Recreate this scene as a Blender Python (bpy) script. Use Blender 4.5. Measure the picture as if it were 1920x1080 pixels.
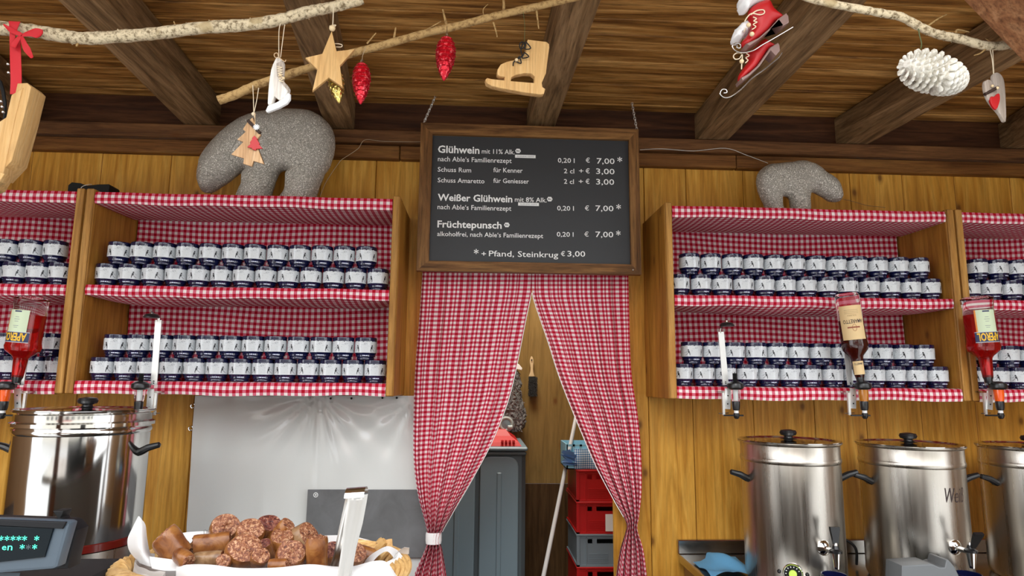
import bpy, bmesh, math, random
import numpy as np
from mathutils import Vector, Matrix, geometry
random.seed(7)
R = math.radians
scene = bpy.context.scene
for o in list(bpy.data.objects): bpy.data.objects.remove(o)
COL = scene.collection

# ------------------------------------------------------------------ camera
CZ = 1.65
F = 1190.0
pit, yaw, rol = R(8.4), R(2.9), R(0.55)
fw = Vector((math.sin(yaw)*math.cos(pit), math.cos(yaw)*math.cos(pit), math.sin(pit)))
rt = fw.cross(Vector((0, 0, 1))).normalized(); up = rt.cross(fw)
rt, up = (math.cos(rol)*rt + math.sin(rol)*up), (-math.sin(rol)*rt + math.cos(rol)*up)
cam = bpy.data.objects.new('camera', bpy.data.cameras.new('camera')); COL.objects.link(cam)
cam.matrix_world = Matrix(((rt.x, up.x, -fw.x, 0), (rt.y, up.y, -fw.y, 0), (rt.z, up.z, -fw.z, CZ), (0, 0, 0, 1)))
cam.data.sensor_width = 36; cam.data.lens = F/1920*36; cam.data.clip_start = .02
scene.camera = cam

# ------------------------------------------------------------------ world, light, exposure
w = bpy.data.worlds.new('overcast_sky'); scene.world = w; w.use_nodes = True
nt = w.node_tree; bg = nt.nodes['Background']
tc = nt.nodes.new('ShaderNodeTexCoord'); sp = nt.nodes.new('ShaderNodeSeparateXYZ'); rp = nt.nodes.new('ShaderNodeValToRGB')
nt.links.new(tc.outputs['Generated'], sp.inputs[0]); nt.links.new(sp.outputs['Z'], rp.inputs[0]); nt.links.new(rp.outputs[0], bg.inputs[0])
rp.color_ramp.elements[0].position = 0.0; rp.color_ramp.elements[0].color = (.92, .93, .95, 1)
rp.color_ramp.elements[1].position = 1.0; rp.color_ramp.elements[1].color = (.82, .9, 1.0, 1)
bg.inputs[1].default_value = 2.75
sun = bpy.data.objects.new('hazy_sun', bpy.data.lights.new('hazy_sun', 'SUN')); COL.objects.link(sun)
sun.data.energy = .7; sun.data.angle = R(25); sun.data.color = (1, .95, .88)
sun.rotation_euler = (R(58), 0, R(-14))
lamp = bpy.data.objects.new('storeroom_lamp', bpy.data.lights.new('storeroom_lamp', 'AREA')); COL.objects.link(lamp)  # unseen area light, added to brighten the storeroom
lamp.location = (.15, 3.0, CZ+1.1); lamp.data.size = .5; lamp.data.energy = 20; lamp.data.color = (1, .95, .84)
scene.view_settings.view_transform = 'Standard'; scene.view_settings.look = 'None'
scene.view_settings.gamma = 1; scene.view_settings.use_curve_mapping = False
scene.view_settings.exposure = 0.36

# ------------------------------------------------------------------ pixel -> point helpers (photo is 1920x1080)
def at(px, py, Y):
    d = fw*F + rt*(px-960) - up*(py-540)
    v = d*(Y/d.y); return Vector((v.x, v.y, v.z+CZ))
def atz(px, py, z):
    d = fw*F + rt*(px-960) - up*(py-540)
    v = d*((z-CZ)/d.z); return Vector((v.x, v.y, v.z+CZ))
def wpx(n, Y): return n*Y/F*1.01

# ------------------------------------------------------------------ mesh building
class MB:
    def __init__(s): s.v = []; s.f = []; s.m = []; s.uv = {}
    def add(s, vs, fs, m=0, uvs=None):
        b = len(s.v); s.v += [Vector(q) for q in vs]
        for i, fc in enumerate(fs):
            s.f.append([b+k for k in fc]); s.m.append(m)
            if uvs: s.uv[len(s.f)-1] = [uvs[k] for k in fc]
        return s
    def box(s, x0, x1, y0, y1, z0, z1, m=0, bev=0.0, mat=None):
        if bev <= 0:
            vs = [(x, y, z) for x in (x0, x1) for y in (y0, y1) for z in (z0, z1)]
            fs = [(0, 1, 3, 2), (4, 6, 7, 5), (0, 4, 5, 1), (2, 3, 7, 6), (0, 2, 6, 4), (1, 5, 7, 3)]
        else:
            bm = bmesh.new(); bmesh.ops.create_cube(bm, size=1)
            for v in bm.verts:
                v.co = Vector((x0+(v.co.x+.5)*(x1-x0), y0+(v.co.y+.5)*(y1-y0), z0+(v.co.z+.5)*(z1-z0)))
            bmesh.ops.bevel(bm, geom=bm.edges[:], offset=bev, segments=1, affect='EDGES')
            bm.verts.index_update()
            vs = [v.co.copy() for v in bm.verts]; fs = [[v.index for v in f.verts] for f in bm.faces]; bm.free()
        if mat: vs = [mat @ Vector(v) for v in vs]
        return s.add(vs, fs, m)
    def lathe(s, prof, n=24, m=0, origin=(0, 0, 0), mat=None, cap=True, a0=0, a1=2*math.pi, mfun=None):
        full = abs(a1-a0-2*math.pi) < 1e-6; nn = n if full else n+1
        vs = []; uvs = []
        for (r, z) in prof:
            for k in range(nn):
                a = a0+(a1-a0)*k/n; vs.append(Vector((r*math.cos(a), r*math.sin(a), z)))
        for j in range(len(prof)-1):
            mm = mfun(j) if mfun else m
            fs = []
            for k in range(n):
                k2 = (k+1) % nn
                fs.append((j*nn+k, j*nn+k2, (j+1)*nn+k2, (j+1)*nn+k))
            if j == 0: base = len(s.v); s.v += [(mat @ v if mat else v)+Vector(origin) for v in vs]
            for fc in fs: s.f.append([base+q for q in fc]); s.m.append(mm)
        if cap and full:
            if prof[0][0] > 1e-5: s.f.append([base+k for k in reversed(range(n))]); s.m.append(mfun(0) if mfun else m)
            if prof[-1][0] > 1e-5: s.f.append([base+(len(prof)-1)*n+k for k in range(n)]); s.m.append(mfun(len(prof)-2) if mfun else m)
        return s
    def tube(s, pts, rad, n=8, m=0, closed=False, flat=1.0):
        pts = [Vector(p) for p in pts]; N = len(pts)
        rad = rad if hasattr(rad, '__len__') else [rad]*N
        base = len(s.v); prev = None
        for i, p in enumerate(pts):
            a = pts[(i-1) % N] if (i > 0 or closed) else p
            b = pts[(i+1) % N] if (i < N-1 or closed) else p
            t = (b-a).normalized()
            if prev is None:
                u = t.orthogonal().normalized()
            else:
                u = (prev - t*prev.dot(t)).normalized()
            prev = u; v = t.cross(u)
            for k in range(n):
                an = 2*math.pi*k/n
                s.v.append(p + (u*math.cos(an) + v*math.sin(an)*flat)*rad[i])
        L = N if closed else N-1
        for i in range(L):
            i2 = (i+1) % N
            for k in range(n):
                k2 = (k+1) % n
                s.f.append([base+i*n+k, base+i*n+k2, base+i2*n+k2, base+i2*n+k]); s.m.append(m)
        if not closed:
            s.f.append([base+k for k in reversed(range(n))]); s.m.append(m)
            s.f.append([base+(N-1)*n+k for k in range(n)]); s.m.append(m)
        return s
    def grid(s, P, UV=None, m=0):
        r, c = len(P), len(P[0]); vs = [p for row in P for p in row]
        fs = [(i*c+j, i*c+j+1, (i+1)*c+j+1, (i+1)*c+j) for i in range(r-1) for j in range(c-1)]
        uvs = [q for row in UV for q in row] if UV else None
        return s.add(vs, fs, m, uvs)
    def ball(s, c, r, m=0, n=12, k=8, sc=(1, 1, 1)):
        prof = [(max(math.sin(math.pi*i/k), 0)*1.0, -math.cos(math.pi*i/k)) for i in range(k+1)]
        prof[0] = (1e-6, -1); prof[-1] = (1e-6, 1)
        return s.lathe(prof, n, m, c, Matrix.Diagonal((r*sc[0], r*sc[1], r*sc[2])), cap=False)
    def join_mesh(s, me, mat=None, m=0):
        return s.add([(mat @ v.co if mat else v.co.copy()) for v in me.vertices], [list(p.vertices) for p in me.polygons], m)
    def mesh(s, name, mats, off=Vector((0, 0, 0)), smooth=True, ang=35):
        me = bpy.data.meshes.new(name)
        me.from_pydata([v-off for v in s.v], [], s.f)
        for mt in (mats if isinstance(mats, (list, tuple)) else [mats]): me.materials.append(mt)
        me.polygons.foreach_set('material_index', s.m)
        if s.uv:
            ul = me.uv_layers.new(name='UVMap')
            for pi, q in s.uv.items():
                for li, u in zip(me.polygons[pi].loop_indices, q): ul.data[li].uv = u
        if smooth:
            me.polygons.foreach_set('use_smooth', [True]*len(me.polygons))
            me.set_sharp_from_angle(angle=R(ang))
        me.update(); return me

def props(o, label=None, cat=None, group=None, kind=None):
    if label: o['label'] = label
    if cat: o['category'] = cat
    if group: o['group'] = group
    if kind: o['kind'] = kind
    return o
def thing(name, loc, label, cat, group=None):
    o = bpy.data.objects.new(name, None); COL.objects.link(o); o.location = Vector(loc); o.empty_display_size = .02
    return props(o, label, cat, group)
def rootof(o):
    while o.parent: o = o.parent
    return o
def part(parent, name, mb, mats, label=None, kind=None, smooth=True, ang=35):
    me = mb.mesh(name, mats, Vector(rootof(parent).location), smooth, ang)
    o = bpy.data.objects.new(name, me); COL.objects.link(o); o.parent = parent
    return props(o, label, kind=kind)
def single(name, mb, mats, label=None, cat=None, group=None, kind=None, loc=None, smooth=True, ang=35):
    if loc is None:
        n = len(mb.v); c = sum(mb.v, Vector((0, 0, 0)))/n; c.z = min(v.z for v in mb.v); loc = c
    if kind == 'structure': loc = Vector((0, 0, 0))
    me = mb.mesh(name, mats, Vector(loc), smooth, ang)
    o = bpy.data.objects.new(name, me); COL.objects.link(o); o.location = loc
    return props(o, label, cat, group, kind)
def copy_tree(o, parent=None):
    c = o.copy(); COL.objects.link(c)
    if parent: c.parent = parent
    for ch in list(o.children): copy_tree(ch, c)
    return c

def eval_mesh(ob):
    COL.objects.link(ob); dg = bpy.context.evaluated_depsgraph_get(); dg.update()
    me = bpy.data.meshes.new_from_object(ob.evaluated_get(dg)); COL.objects.unlink(ob); return me
def cutout(loops, th, bev=0.0015, smoothc=False):
    """flat board from closed loops in world XZ (holes are inner loops): mesh in XZ, thickness along Y centred"""
    cu = bpy.data.curves.new('outline', 'CURVE'); cu.dimensions = '2D'; cu.fill_mode = 'BOTH'
    cu.extrude = th/2-bev; cu.bevel_depth = bev; cu.bevel_resolution = 1; cu.offset = -bev
    for lp in loops:
        s = cu.splines.new('POLY'); s.points.add(len(lp)-1); s.use_cyclic_u = True
        for p, q in zip(s.points, lp): p.co = (q[0], q[1], 0, 1)
    ob = bpy.data.objects.new('outline', cu); me = eval_mesh(ob)
    bpy.data.objects.remove(ob)
    M = Matrix(((1, 0, 0, 0), (0, 0, -1, 0), (0, 1, 0, 0), (0, 0, 0, 1)))
    me.transform(M); return me
def cutmb(loops, th, Y, bev=.0015, rot=None, m=0):
    """loops in world XZ; rot = rotation (radians) about a vertical axis through the outline centre"""
    me = cutout(loops, th, bev); mb = MB()
    xs = [p[0] for p in loops[0]]; cx = (min(xs)+max(xs))/2
    T = Matrix.Translation((cx, Y, 0)) @ Matrix.Rotation(rot or 0, 4, 'Z') @ Matrix.Translation((-cx, 0, 0))
    mb.join_mesh(me, T, m); return mb
def smooth_loop(pts, n=4):
    out = []; N = len(pts)
    for i in range(N):
        p0, p1, p2, p3 = [Vector(pts[(i+k) % N]) for k in (-1, 0, 1, 2)]
        for j in range(n):
            t = j/n
            out.append(.5*((2*p1)+(-p0+p2)*t+(2*p0-5*p1+4*p2-p3)*t*t+(-p0+3*p1-3*p2+p3)*t**3))
    return out
def spline(pts, n=6):
    P = [Vector(p) for p in pts]; out = []
    for i in range(len(P)-1):
        p0 = P[max(i-1, 0)]; p1 = P[i]; p2 = P[i+1]; p3 = P[min(i+2, len(P)-1)]
        for j in range(n):
            t = j/n
            out.append(.5*((2*p1)+(-p0+p2)*t+(2*p0-5*p1+4*p2-p3)*t*t+(-p0+3*p1-3*p2+p3)*t**3))
    out.append(P[-1]); return out
def loop_px(pts, Y, ox=0, oy=0, s=1.0):
    r = []
    for (u, v) in pts:
        p = at(ox+u/s, oy+v/s, Y); r.append((p.x, p.z))
    return r
def inflate(loop, half, R0, Y, h, power=.5):
    """puffed body: outline in XZ, half thickness 'half' reached at distance R0 from the rim"""
    L = [Vector(p).to_2d() for p in loop]; per = []
    for i in range(len(L)):
        a, b = L[i], L[(i+1) % len(L)]; k = max(1, int((b-a).length/h))
        for j in range(k): per.append(a+(b-a)*j/k)
    A = np.array([p[:] for p in per]); B = np.roll(A, -1, 0)
    xs = np.arange(A[:, 0].min(), A[:, 0].max(), h); zs = np.arange(A[:, 1].min(), A[:, 1].max(), h)
    G = np.array([(x+(.5*h if j % 2 else 0), z) for j, z in enumerate(zs) for x in xs])
    ins = np.zeros(len(G), bool)
    for a, b in zip(A, B):
        c = ((a[1] > G[:, 1]) != (b[1] > G[:, 1]))
        xi = (b[0]-a[0])*(G[:, 1]-a[1])/((b[1]-a[1]) if b[1] != a[1] else 1e-9)+a[0]
        ins ^= c & (G[:, 0] < xi)
    G = G[ins]
    def dist(P):
        d = np.full(len(P), 1e9)
        for a, b in zip(A, B):
            ab = b-a; t = np.clip(((P-a) @ ab)/max(ab @ ab, 1e-12), 0, 1)
            d = np.minimum(d, np.linalg.norm(P-(a+t[:, None]*ab), axis=1))
        return d
    G = G[dist(G) > .45*h]
    pts = [Vector(p) for p in np.vstack([A, G])]; n = len(A)
    r = geometry.delaunay_2d_cdt(pts, [], [list(range(n))], 1, 1e-7)
    V = np.array([v[:] for v in r[0]]); d = dist(V); T = [list(f) for f in r[2]]
    q = np.clip(d/R0, 0, 1); y = half*np.sqrt(np.maximum(1-(1-q)**2, 0))
    y[d < 1e-6] = 0
    mb = MB(); idx = {}
    front = list(range(len(V))); vs = [(V[i][0], Y-y[i], V[i][1]) for i in range(len(V))]; back = []
    for i in range(len(V)):
        if y[i] <= 0: back.append(i)
        else: back.append(len(vs)); vs.append((V[i][0], Y+y[i], V[i][1]))
    fs = T + [[back[k] for k in reversed(f)] for f in T]
    mb.add(vs, fs); return mb
def remesh(mb, vox, sm=6):
    me = mb.mesh('tmp', [None] if False else MAT['white'], smooth=False)
    ob = bpy.data.objects.new('tmp', me)
    md = ob.modifiers.new('r', 'REMESH'); md.mode = 'VOXEL'; md.voxel_size = vox
    s2 = ob.modifiers.new('s', 'SMOOTH'); s2.iterations = sm; s2.factor = .6
    m2 = eval_mesh(ob); bpy.data.objects.remove(ob)
    out = MB(); out.join_mesh(m2); return out

# ------------------------------------------------------------------ materials
MAT = {}
def newmat(name):
    m = bpy.data.materials.new(name); m.use_nodes = True
    return m, m.node_tree, m.node_tree.nodes['Principled BSDF']
def simple(name, col, rough=.5, metal=0, **kw):
    m, t, b = newmat(name)
    b.inputs['Base Color'].default_value = (*col, 1); b.inputs['Roughness'].default_value = rough; b.inputs['Metallic'].default_value = metal
    for k, v in kw.items():
        b.inputs[k.replace('_', ' ')].default_value = v
    MAT[name] = m; return m
def node(t, typ, **kw):
    n = t.nodes.new(typ)
    for k, v in kw.items(): setattr(n, k, v)
    return n
def ramp(t, fac, stops, interp='LINEAR'):
    n = node(t, 'ShaderNodeValToRGB'); n.color_ramp.interpolation = interp
    el = n.color_ramp.elements
    while len(el) < len(stops): el.new(.5)
    for e, (p, c) in zip(el, stops): e.position = p; e.color = (*c, 1) if len(c) == 3 else c
    t.links.new(fac, n.inputs[0]); return n.outputs[0]
def mixc(t, fac, a, b, mode='MIX'):
    n = node(t, 'ShaderNodeMix', data_type='RGBA', blend_type=mode)
    for sock, val in ((0, fac), (6, a), (7, b)):
        if hasattr(val, 'is_linked') or hasattr(val, 'links'): t.links.new(val, n.inputs[sock])
        else: n.inputs[sock].default_value = val if sock == 0 else (*val, 1)
    return n.outputs[2]
def math_(t, op, a, b=None, c=None):
    n = node(t, 'ShaderNodeMath', operation=op)
    for i, v in enumerate((a, b, c)):
        if v is None: continue
        if hasattr(v, 'links'): t.links.new(v, n.inputs[i])
        else: n.inputs[i].default_value = v
    return n.outputs[0]
def coords(t, scale=(1, 1, 1), rnd=True, kind='Object'):
    c = node(t, 'ShaderNodeTexCoord'); o = c.outputs[kind]
    if rnd:
        oi = node(t, 'ShaderNodeObjectInfo'); mu = node(t, 'ShaderNodeVectorMath', operation='MULTIPLY_ADD')
        cx = node(t, 'ShaderNodeCombineXYZ')
        for i in range(3): t.links.new(oi.outputs['Random'], cx.inputs[i])
        t.links.new(cx.outputs[0], mu.inputs[0]); mu.inputs[1].default_value = (7, 13, 11); t.links.new(o, mu.inputs[2]); o = mu.outputs[0]
    mp = node(t, 'ShaderNodeMapping'); mp.inputs['Scale'].default_value = scale; t.links.new(o, mp.inputs[0]); return mp.outputs[0]
def noise(t, vec, scale, detail=4, rough=.5, dist=0):
    n = node(t, 'ShaderNodeTexNoise'); t.links.new(vec, n.inputs['Vector'])
    n.inputs['Scale'].default_value = scale; n.inputs['Detail'].default_value = detail
    n.inputs['Roughness'].default_value = rough; n.inputs['Distortion'].default_value = dist; return n.outputs['Fac']
def bump(t, b, h, st=.3, dist=.002):
    n = node(t, 'ShaderNodeBump'); n.inputs['Strength'].default_value = st; n.inputs['Distance'].default_value = dist
    t.links.new(h, n.inputs['Height']); t.links.new(n.outputs[0], b.inputs['Normal'])
def wood(name, cd, cm, cl, axis='z', knots=True, rough=.5, gs=1.0, streak=.5, bmp=.35, knotc=(.13, .045, .010), spec=.22, coat=0, plane='xz'):
    m, t, b = newmat(name); k = .07
    sc = {'x': (k, 1, 1), 'y': (1, k, 1), 'z': (1, 1, k)}[axis]
    v = coords(t, sc)
    n1 = noise(t, v, 26*gs, 5, .55, 1.2)
    col = ramp(t, n1, [(.3, cd), (.5, cm), (.72, cl)])
    wv = node(t, 'ShaderNodeTexNoise'); t.links.new(v, wv.inputs[0]); wv.inputs['Scale'].default_value = 6*gs; wv.inputs['Detail'].default_value = 1
    rings = math_(t, 'FRACT', math_(t, 'MULTIPLY', wv.outputs['Fac'], 16.0))
    rings = ramp(t, rings, [(0, (.72, .72, .72)), (.25, (1, 1, 1)), (.8, (1, 1, 1)), (1, (.78, .78, .78))])
    col = mixc(t, .55, col, rings, 'MULTIPLY')
    n2 = noise(t, v, 150*gs, 4, .7)
    fine = ramp(t, n2, [(.3, (1-streak,)*3), (.55, (1, 1, 1))])
    col = mixc(t, .8, col, fine, 'MULTIPLY')
    if knots:
        sk = {'x': (.55, 1, 1), 'y': (1, .55, 1), 'z': (1, 1, .6)}[axis]
        kv = coords(t, sk); kv.node.inputs['Rotation'].default_value = (R(90), 0, 0) if plane == 'xz' else ((0, R(90), 0) if plane == 'yz' else (0, 0, 0))
        vo = node(t, 'ShaderNodeTexVoronoi', voronoi_dimensions='2D'); t.links.new(kv, vo.inputs['Vector']); vo.inputs['Scale'].default_value = 3.6
        km = ramp(t, vo.outputs['Distance'], [(.018, (1, 1, 1)), (.045, (.3, .3, .3)), (.075, (0, 0, 0))])
        col = mixc(t, math_(t, 'MULTIPLY', km, .8), col, knotc)
    t.links.new(col, b.inputs['Base Color']); b.inputs['Roughness'].default_value = rough
    b.inputs['Specular IOR Level'].default_value = spec
    if coat: b.inputs['Coat Weight'].default_value = coat; b.inputs['Coat Roughness'].default_value = .3
    bump(t, b, n2, bmp, .002); MAT[name] = m; return m
wood('pine_wall', (.48, .205, .022), (.66, .33, .050), (.80, .45, .09), 'z', rough=.42, streak=.25, bmp=.15)
wood('pine_panel', (.27, .105, .014), (.41, .18, .028), (.52, .25, .045), 'z', rough=.45, streak=.3, plane='yz')
wood('pine_edge', (.26, .11, .02), (.44, .21, .045), (.62, .34, .095), 'z', rough=.45, streak=.35)
wood('ceiling_wood', (.14, .05, .010), (.44, .20, .046), (.80, .44, .14), 'x', rough=.5, streak=.75, gs=.8, bmp=.9, knots=False)
wood('rafter_wood', (.11, .058, .022), (.26, .15, .065), (.44, .27, .13), 'y', rough=.7, streak=.6, bmp=.9)
wood('dark_fascia', (.035, .012, .005), (.075, .027, .010), (.13, .05, .018), 'x', rough=.6, streak=.5, bmp=.5, knots=False)
wood('beam_wood', (.08, .032, .012), (.16, .068, .023), (.28, .13, .045), 'x', rough=.6, streak=.5, bmp=.6)
wood('strip_wood', (.10, .035, .008), (.20, .08, .02), (.30, .14, .035), 'x', rough=.5, streak=.5, bmp=.4)
wood('brace_wood', (.16, .06, .025), (.30, .13, .055), (.42, .21, .10), 'z', rough=.6, streak=.6, gs=1.3, bmp=.7)
wood('frame_wood_x', (.07, .028, .008), (.20, .09, .028), (.34, .17, .055), 'x', rough=.5, streak=.6, bmp=.7)
wood('frame_wood_z', (.07, .028, .008), (.20, .09, .028), (.34, .17, .055), 'z', rough=.5, streak=.6, bmp=.7)
wood('olive_wall', (.19, .115, .035), (.25, .155, .05), (.30, .19, .065), 'z', rough=.45, streak=.2, bmp=.1)
wood('dark_wainscot', (.035, .018, .006), (.07, .036, .014), (.10, .055, .022), 'z', rough=.4, streak=.4, knots=False)
wood('light_wood', (.50, .28, .10), (.60, .36, .14), (.68, .44, .20), 'z', knots=False, rough=.55, streak=.15, gs=2.5, bmp=.1)
wood('white_wood', (.62, .55, .48), (.78, .73, .66), (.88, .85, .8), 'z', knots=False, rough=.6, streak=.2, gs=2.5, bmp=.1)
wood('grey_wood', (.30, .24, .19), (.42, .35, .29), (.52, .45, .39), 'z', knots=False, rough=.6, streak=.3, gs=2)
wood('birch_face', (.36, .19, .09), (.50, .30, .15), (.60, .40, .23), 'z', knots=True, rough=.6, streak=.2, gs=3, bmp=.1)
simple('burnt_edge', (.03, .012, .006), .7)
simple('white', (.85, .85, .84), .6); simple('hem_white', (.88, .84, .82), .8)
simple('black_plastic', (.012, .012, .013), .28); simple('matte_black', (.01, .01, .01), .6, Specular_IOR_Level=.25)
simple('chrome', (.75, .74, .72), .08, 1); simple('steel', (.50, .48, .45), .22, 1)
simple('white_steel', (.82, .82, .80), .3, .6)
simple('navy_glaze', (.006, .008, .045), .08, Coat_Weight=.6); simple('print_white', (.66, .69, .71), .15, Coat_Weight=.5)
simple('print_black', (.015, .015, .02), .3); simple('print_grey', (.20, .22, .25), .3); simple('print_pale', (.36, .39, .42), .3)
simple('base_letter', (.75, .78, .95), .3)
simple('slate', (.028, .03, .033), .5); simple('letter_white', (.9, .9, .88), .7)
simple('red_ribbon', (.55, .006, .014), .6); simple('red_paint', (.42, .004, .006), .45)
simple('string', (.55, .38, .22), .9); simple('pale_string', (.72, .60, .42), .9); simple('bead', (.72, .55, .32), .6)
simple('red_plastic', (.50, .004, .004), .5); simple('crate_red', (.42, .006, .008), .4); simple('crate_grey', (.16, .20, .23), .45)
simple('locker_grey', (.17, .24, .28), .45); simple('locker_dark', (.07, .09, .10), .4); simple('locker_pale', (.38, .43, .43), .35)
simple('broom_white', (.55, .55, .55), .35); simple('paper_white', (.74, .71, .68), .65, Subsurface_Weight=.0)
simple('blue_cloth', (.10, .30, .50), .85); simple('blue_plastic', (.25, .55, .72), .4); simple('blue_film', (.16, .30, .55), .4)
simple('steel_dark', (.30, .29, .28), .3, 1)
simple('sage_button', (.55, .75, .12), .35, Emission_Color=(.5, .8, .1, 1), Emission_Strength=.3)
simple('bottle_label', (.78, .56, .28), .55); simple('label_green', (.62, .72, .50), .5); simple('label_navy', (.02, .03, .10), .4); simple('label_orange', (.8, .25, .03), .5)
simple('ink', (.05, .03, .03), .6); simple('ink_brown', (.30, .07, .03), .6); simple('gold_ink', (.85, .50, .03), .5)
simple('ink_pale', (.5, .34, .16), .6)
simple('orange_liquid', (.85, .10, .004), .1, Coat_Weight=.5, Emission_Color=(.8, .08, 0, 1), Emission_Strength=0)
simple('amber_liquid', (.45, .16, .012), .1, Coat_Weight=.5)
simple('rim_red', (.13, .008, .005), .2, Coat_Weight=.3)
simple('register_black', (.008, .008, .009), .5, Specular_IOR_Level=.2); simple('register_grey', (.06, .08, .10), .4, Specular_IOR_Level=.4); simple('display_glass', (.004, .007, .009), .12, Specular_IOR_Level=.15)
simple('green_glow', (.05, .6, .4), .5, Emission_Color=(.06, .75, .45, 1), Emission_Strength=1.3)
simple('ground', (.55, .53, .50), .8); simple('plaster', (.62, .58, .50), .8); simple('window_dark', (.03, .035, .04), .15); simple('awning_red', (.4, .03, .03), .7)
simple('counter_steel', (.45, .44, .42), .22, 1); simple('counter_wood', (.20, .10, .04), .4); simple('wire', (.35, .26, .16), .5, .5)
simple('pale_wire', (.6, .58, .52), .4); simple('green_wire', (.08, .10, .03), .6); simple('grey_plastic', (.16, .17, .175), .4); simple('grey_plastic_dark', (.05, .055, .06), .4)
simple('screw', (.6, .58, .54), .3, 1); simple('white_fur', (.85, .84, .82), .95, Sheen_Weight=.6); simple('sole_resin', (.22, .13, .11), .3)
simple('brush_hair', (.008, .008, .008), .8); simple('brush_wood', (.62, .46, .26), .6)
simple('clear_glass', (.95, .97, .96), .03, Transmission_Weight=1.0, IOR=1.3)
simple('dark_floor', (.10, .08, .06), .6); simple('wall_outer', (.28, .15, .06), .6)
simple('pink_ink', (.5, .1, .1), .5)

def fabric(name, red, pink, white, rough=.85):
    m, t, b = newmat(name)
    c = node(t, 'ShaderNodeTexCoord'); s = node(t, 'ShaderNodeSeparateXYZ'); t.links.new(c.outputs['UV'], s.inputs[0])
    def half(o): return math_(t, 'GREATER_THAN', math_(t, 'FRACT', o), .5)
    ssum = math_(t, 'ADD', half(s.outputs[0]), half(s.outputs[1]))
    col = ramp(t, math_(t, 'MULTIPLY', ssum, .5), [(0, white), (.3, pink), (.8, red)], 'CONSTANT')
    mp = node(t, 'ShaderNodeMapping'); t.links.new(c.outputs['UV'], mp.inputs[0])
    n = noise(t, mp.outputs[0], 9, 3, .7)
    col = mixc(t, .35, col, ramp(t, n, [(.3, (.75, .75, .75)), (.7, (1.1, 1.1, 1.1))]), 'MULTIPLY')
    t.links.new(col, b.inputs['Base Color']); b.inputs['Roughness'].default_value = rough
    b.inputs['Specular IOR Level'].default_value = .2; bump(t, b, n, .3, .001); MAT[name] = m
fabric('gingham', (.42, .002, .016), (.62, .13, .19), (.84, .73, .70))
fabric('blue_gingham', (.06, .16, .36), (.25, .42, .62), (.75, .82, .88))

def brushed(name, col, r0=.22, r1=.38, sc=40, metal=1):
    m, t, b = newmat(name); v = coords(t, (1, 1, .03), False)
    n = noise(t, v, sc, 5, .6)
    b.inputs['Metallic'].default_value = metal
    t.links.new(ramp(t, n, [(.3, tuple(c*.82 for c in col)), (.7, col)]), b.inputs['Base Color'])
    rr = ramp(t, n, [(.3, (r0,)*3), (.7, (r1,)*3)]); t.links.new(rr, b.inputs['Roughness'])
    bump(t, b, noise(t, coords(t, (1, 1, .15), False), 9, 3, .6), .25, .004); MAT[name] = m
brushed('urn_steel', (.62, .58, .52)); brushed('polished_steel', (.72, .71, .69), .05, .14, 16)
def bark(name, cl, cd, sp):
    m, t, b = newmat(name); v = coords(t, (1, 1, 1), False)
    n = noise(t, v, 90, 6, .7); n2 = noise(t, v, 14, 3, .6)
    col = ramp(t, n, [(.38, cd), (.52, cl), (.8, tuple(min(1, c*1.1) for c in cl))])
    col = mixc(t, ramp(t, n2, [(.60, (0, 0, 0)), (.68, (.8, .8, .8))]), col, sp)
    t.links.new(col, b.inputs['Base Color']); b.inputs['Roughness'].default_value = .8; bump(t, b, n, .8, .004); MAT[name] = m
bark('birch_bark', (.70, .58, .38), (.20, .14, .07), (.46, .34, .17)); bark('tan_bark', (.46, .29, .11), (.24, .13, .04), (.40, .26, .10))
def bearmat():
    m, t, b = newmat('bear_thread'); v = coords(t, (1, .5, 1), False)
    w1 = node(t, 'ShaderNodeTexNoise'); t.links.new(v, w1.inputs[0]); w1.inputs['Scale'].default_value = 5; w1.inputs['Detail'].default_value = 1
    lines = math_(t, 'FRACT', math_(t, 'MULTIPLY', w1.outputs['Fac'], 90.0))
    n = noise(t, v, 70, 6, .75, 3.5); sp_ = noise(t, v, 230, 2, .6)
    col = ramp(t, math_(t, 'ADD', math_(t, 'MULTIPLY', lines, .16), math_(t, 'MULTIPLY', n, .85)), [(.3, (.15, .13, .11)), (.5, (.42, .39, .33)), (.68, (.75, .70, .62))])
    col = mixc(t, ramp(t, sp_, [(.58, (0, 0, 0)), (.64, (1, 1, 1))]), col, (1, .96, .88))  # sparkle painted into the colour as white points
    t.links.new(col, b.inputs['Base Color']); b.inputs['Roughness'].default_value = .35
    b.inputs['Metallic'].default_value = .15; bump(t, b, n, .9, .004); MAT['bear_thread'] = m
bearmat()
def glit(name, col, rough=.25, metal=.6, sc=120):
    m, t, b = newmat(name); v = coords(t, (1, 1, 1), False); n = noise(t, v, sc, 3, .7)
    c2 = mixc(t, ramp(t, n, [(.55, (0, 0, 0)), (.66, (1, 1, 1))]), col, tuple(min(1, c*1.6+.15) for c in col))
    t.links.new(c2, b.inputs['Base Color']); b.inputs['Roughness'].default_value = rough; b.inputs['Metallic'].default_value = metal
    bump(t, b, n, .6, .002); MAT[name] = m
glit('red_glitter', (.50, .008, .02)); glit('gold_foil', (.70, .55, .16), .2, .9, 60)
def meat(name, cols, sc, b1=.8, rough=.45):
    m, t, b = newmat(name); v = coords(t, (1, 1, 1)); n = noise(t, v, sc, 4, .6, .8)
    t.links.new(ramp(t, n, cols), b.inputs['Base Color']); b.inputs['Roughness'].default_value = rough; bump(t, b, n, b1, .004); MAT[name] = m
meat('meat_cut', [(.30, (.05, .012, .006)), (.43, (.19, .055, .022)), (.53, (.32, .12, .05)), (.64, (.55, .31, .17))], 210, .7)
meat('meat_dark', [(.30, (.03, .008, .006)), (.48, (.14, .03, .02)), (.58, (.28, .09, .05)), (.70, (.50, .28, .18))], 210, .7)
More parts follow.
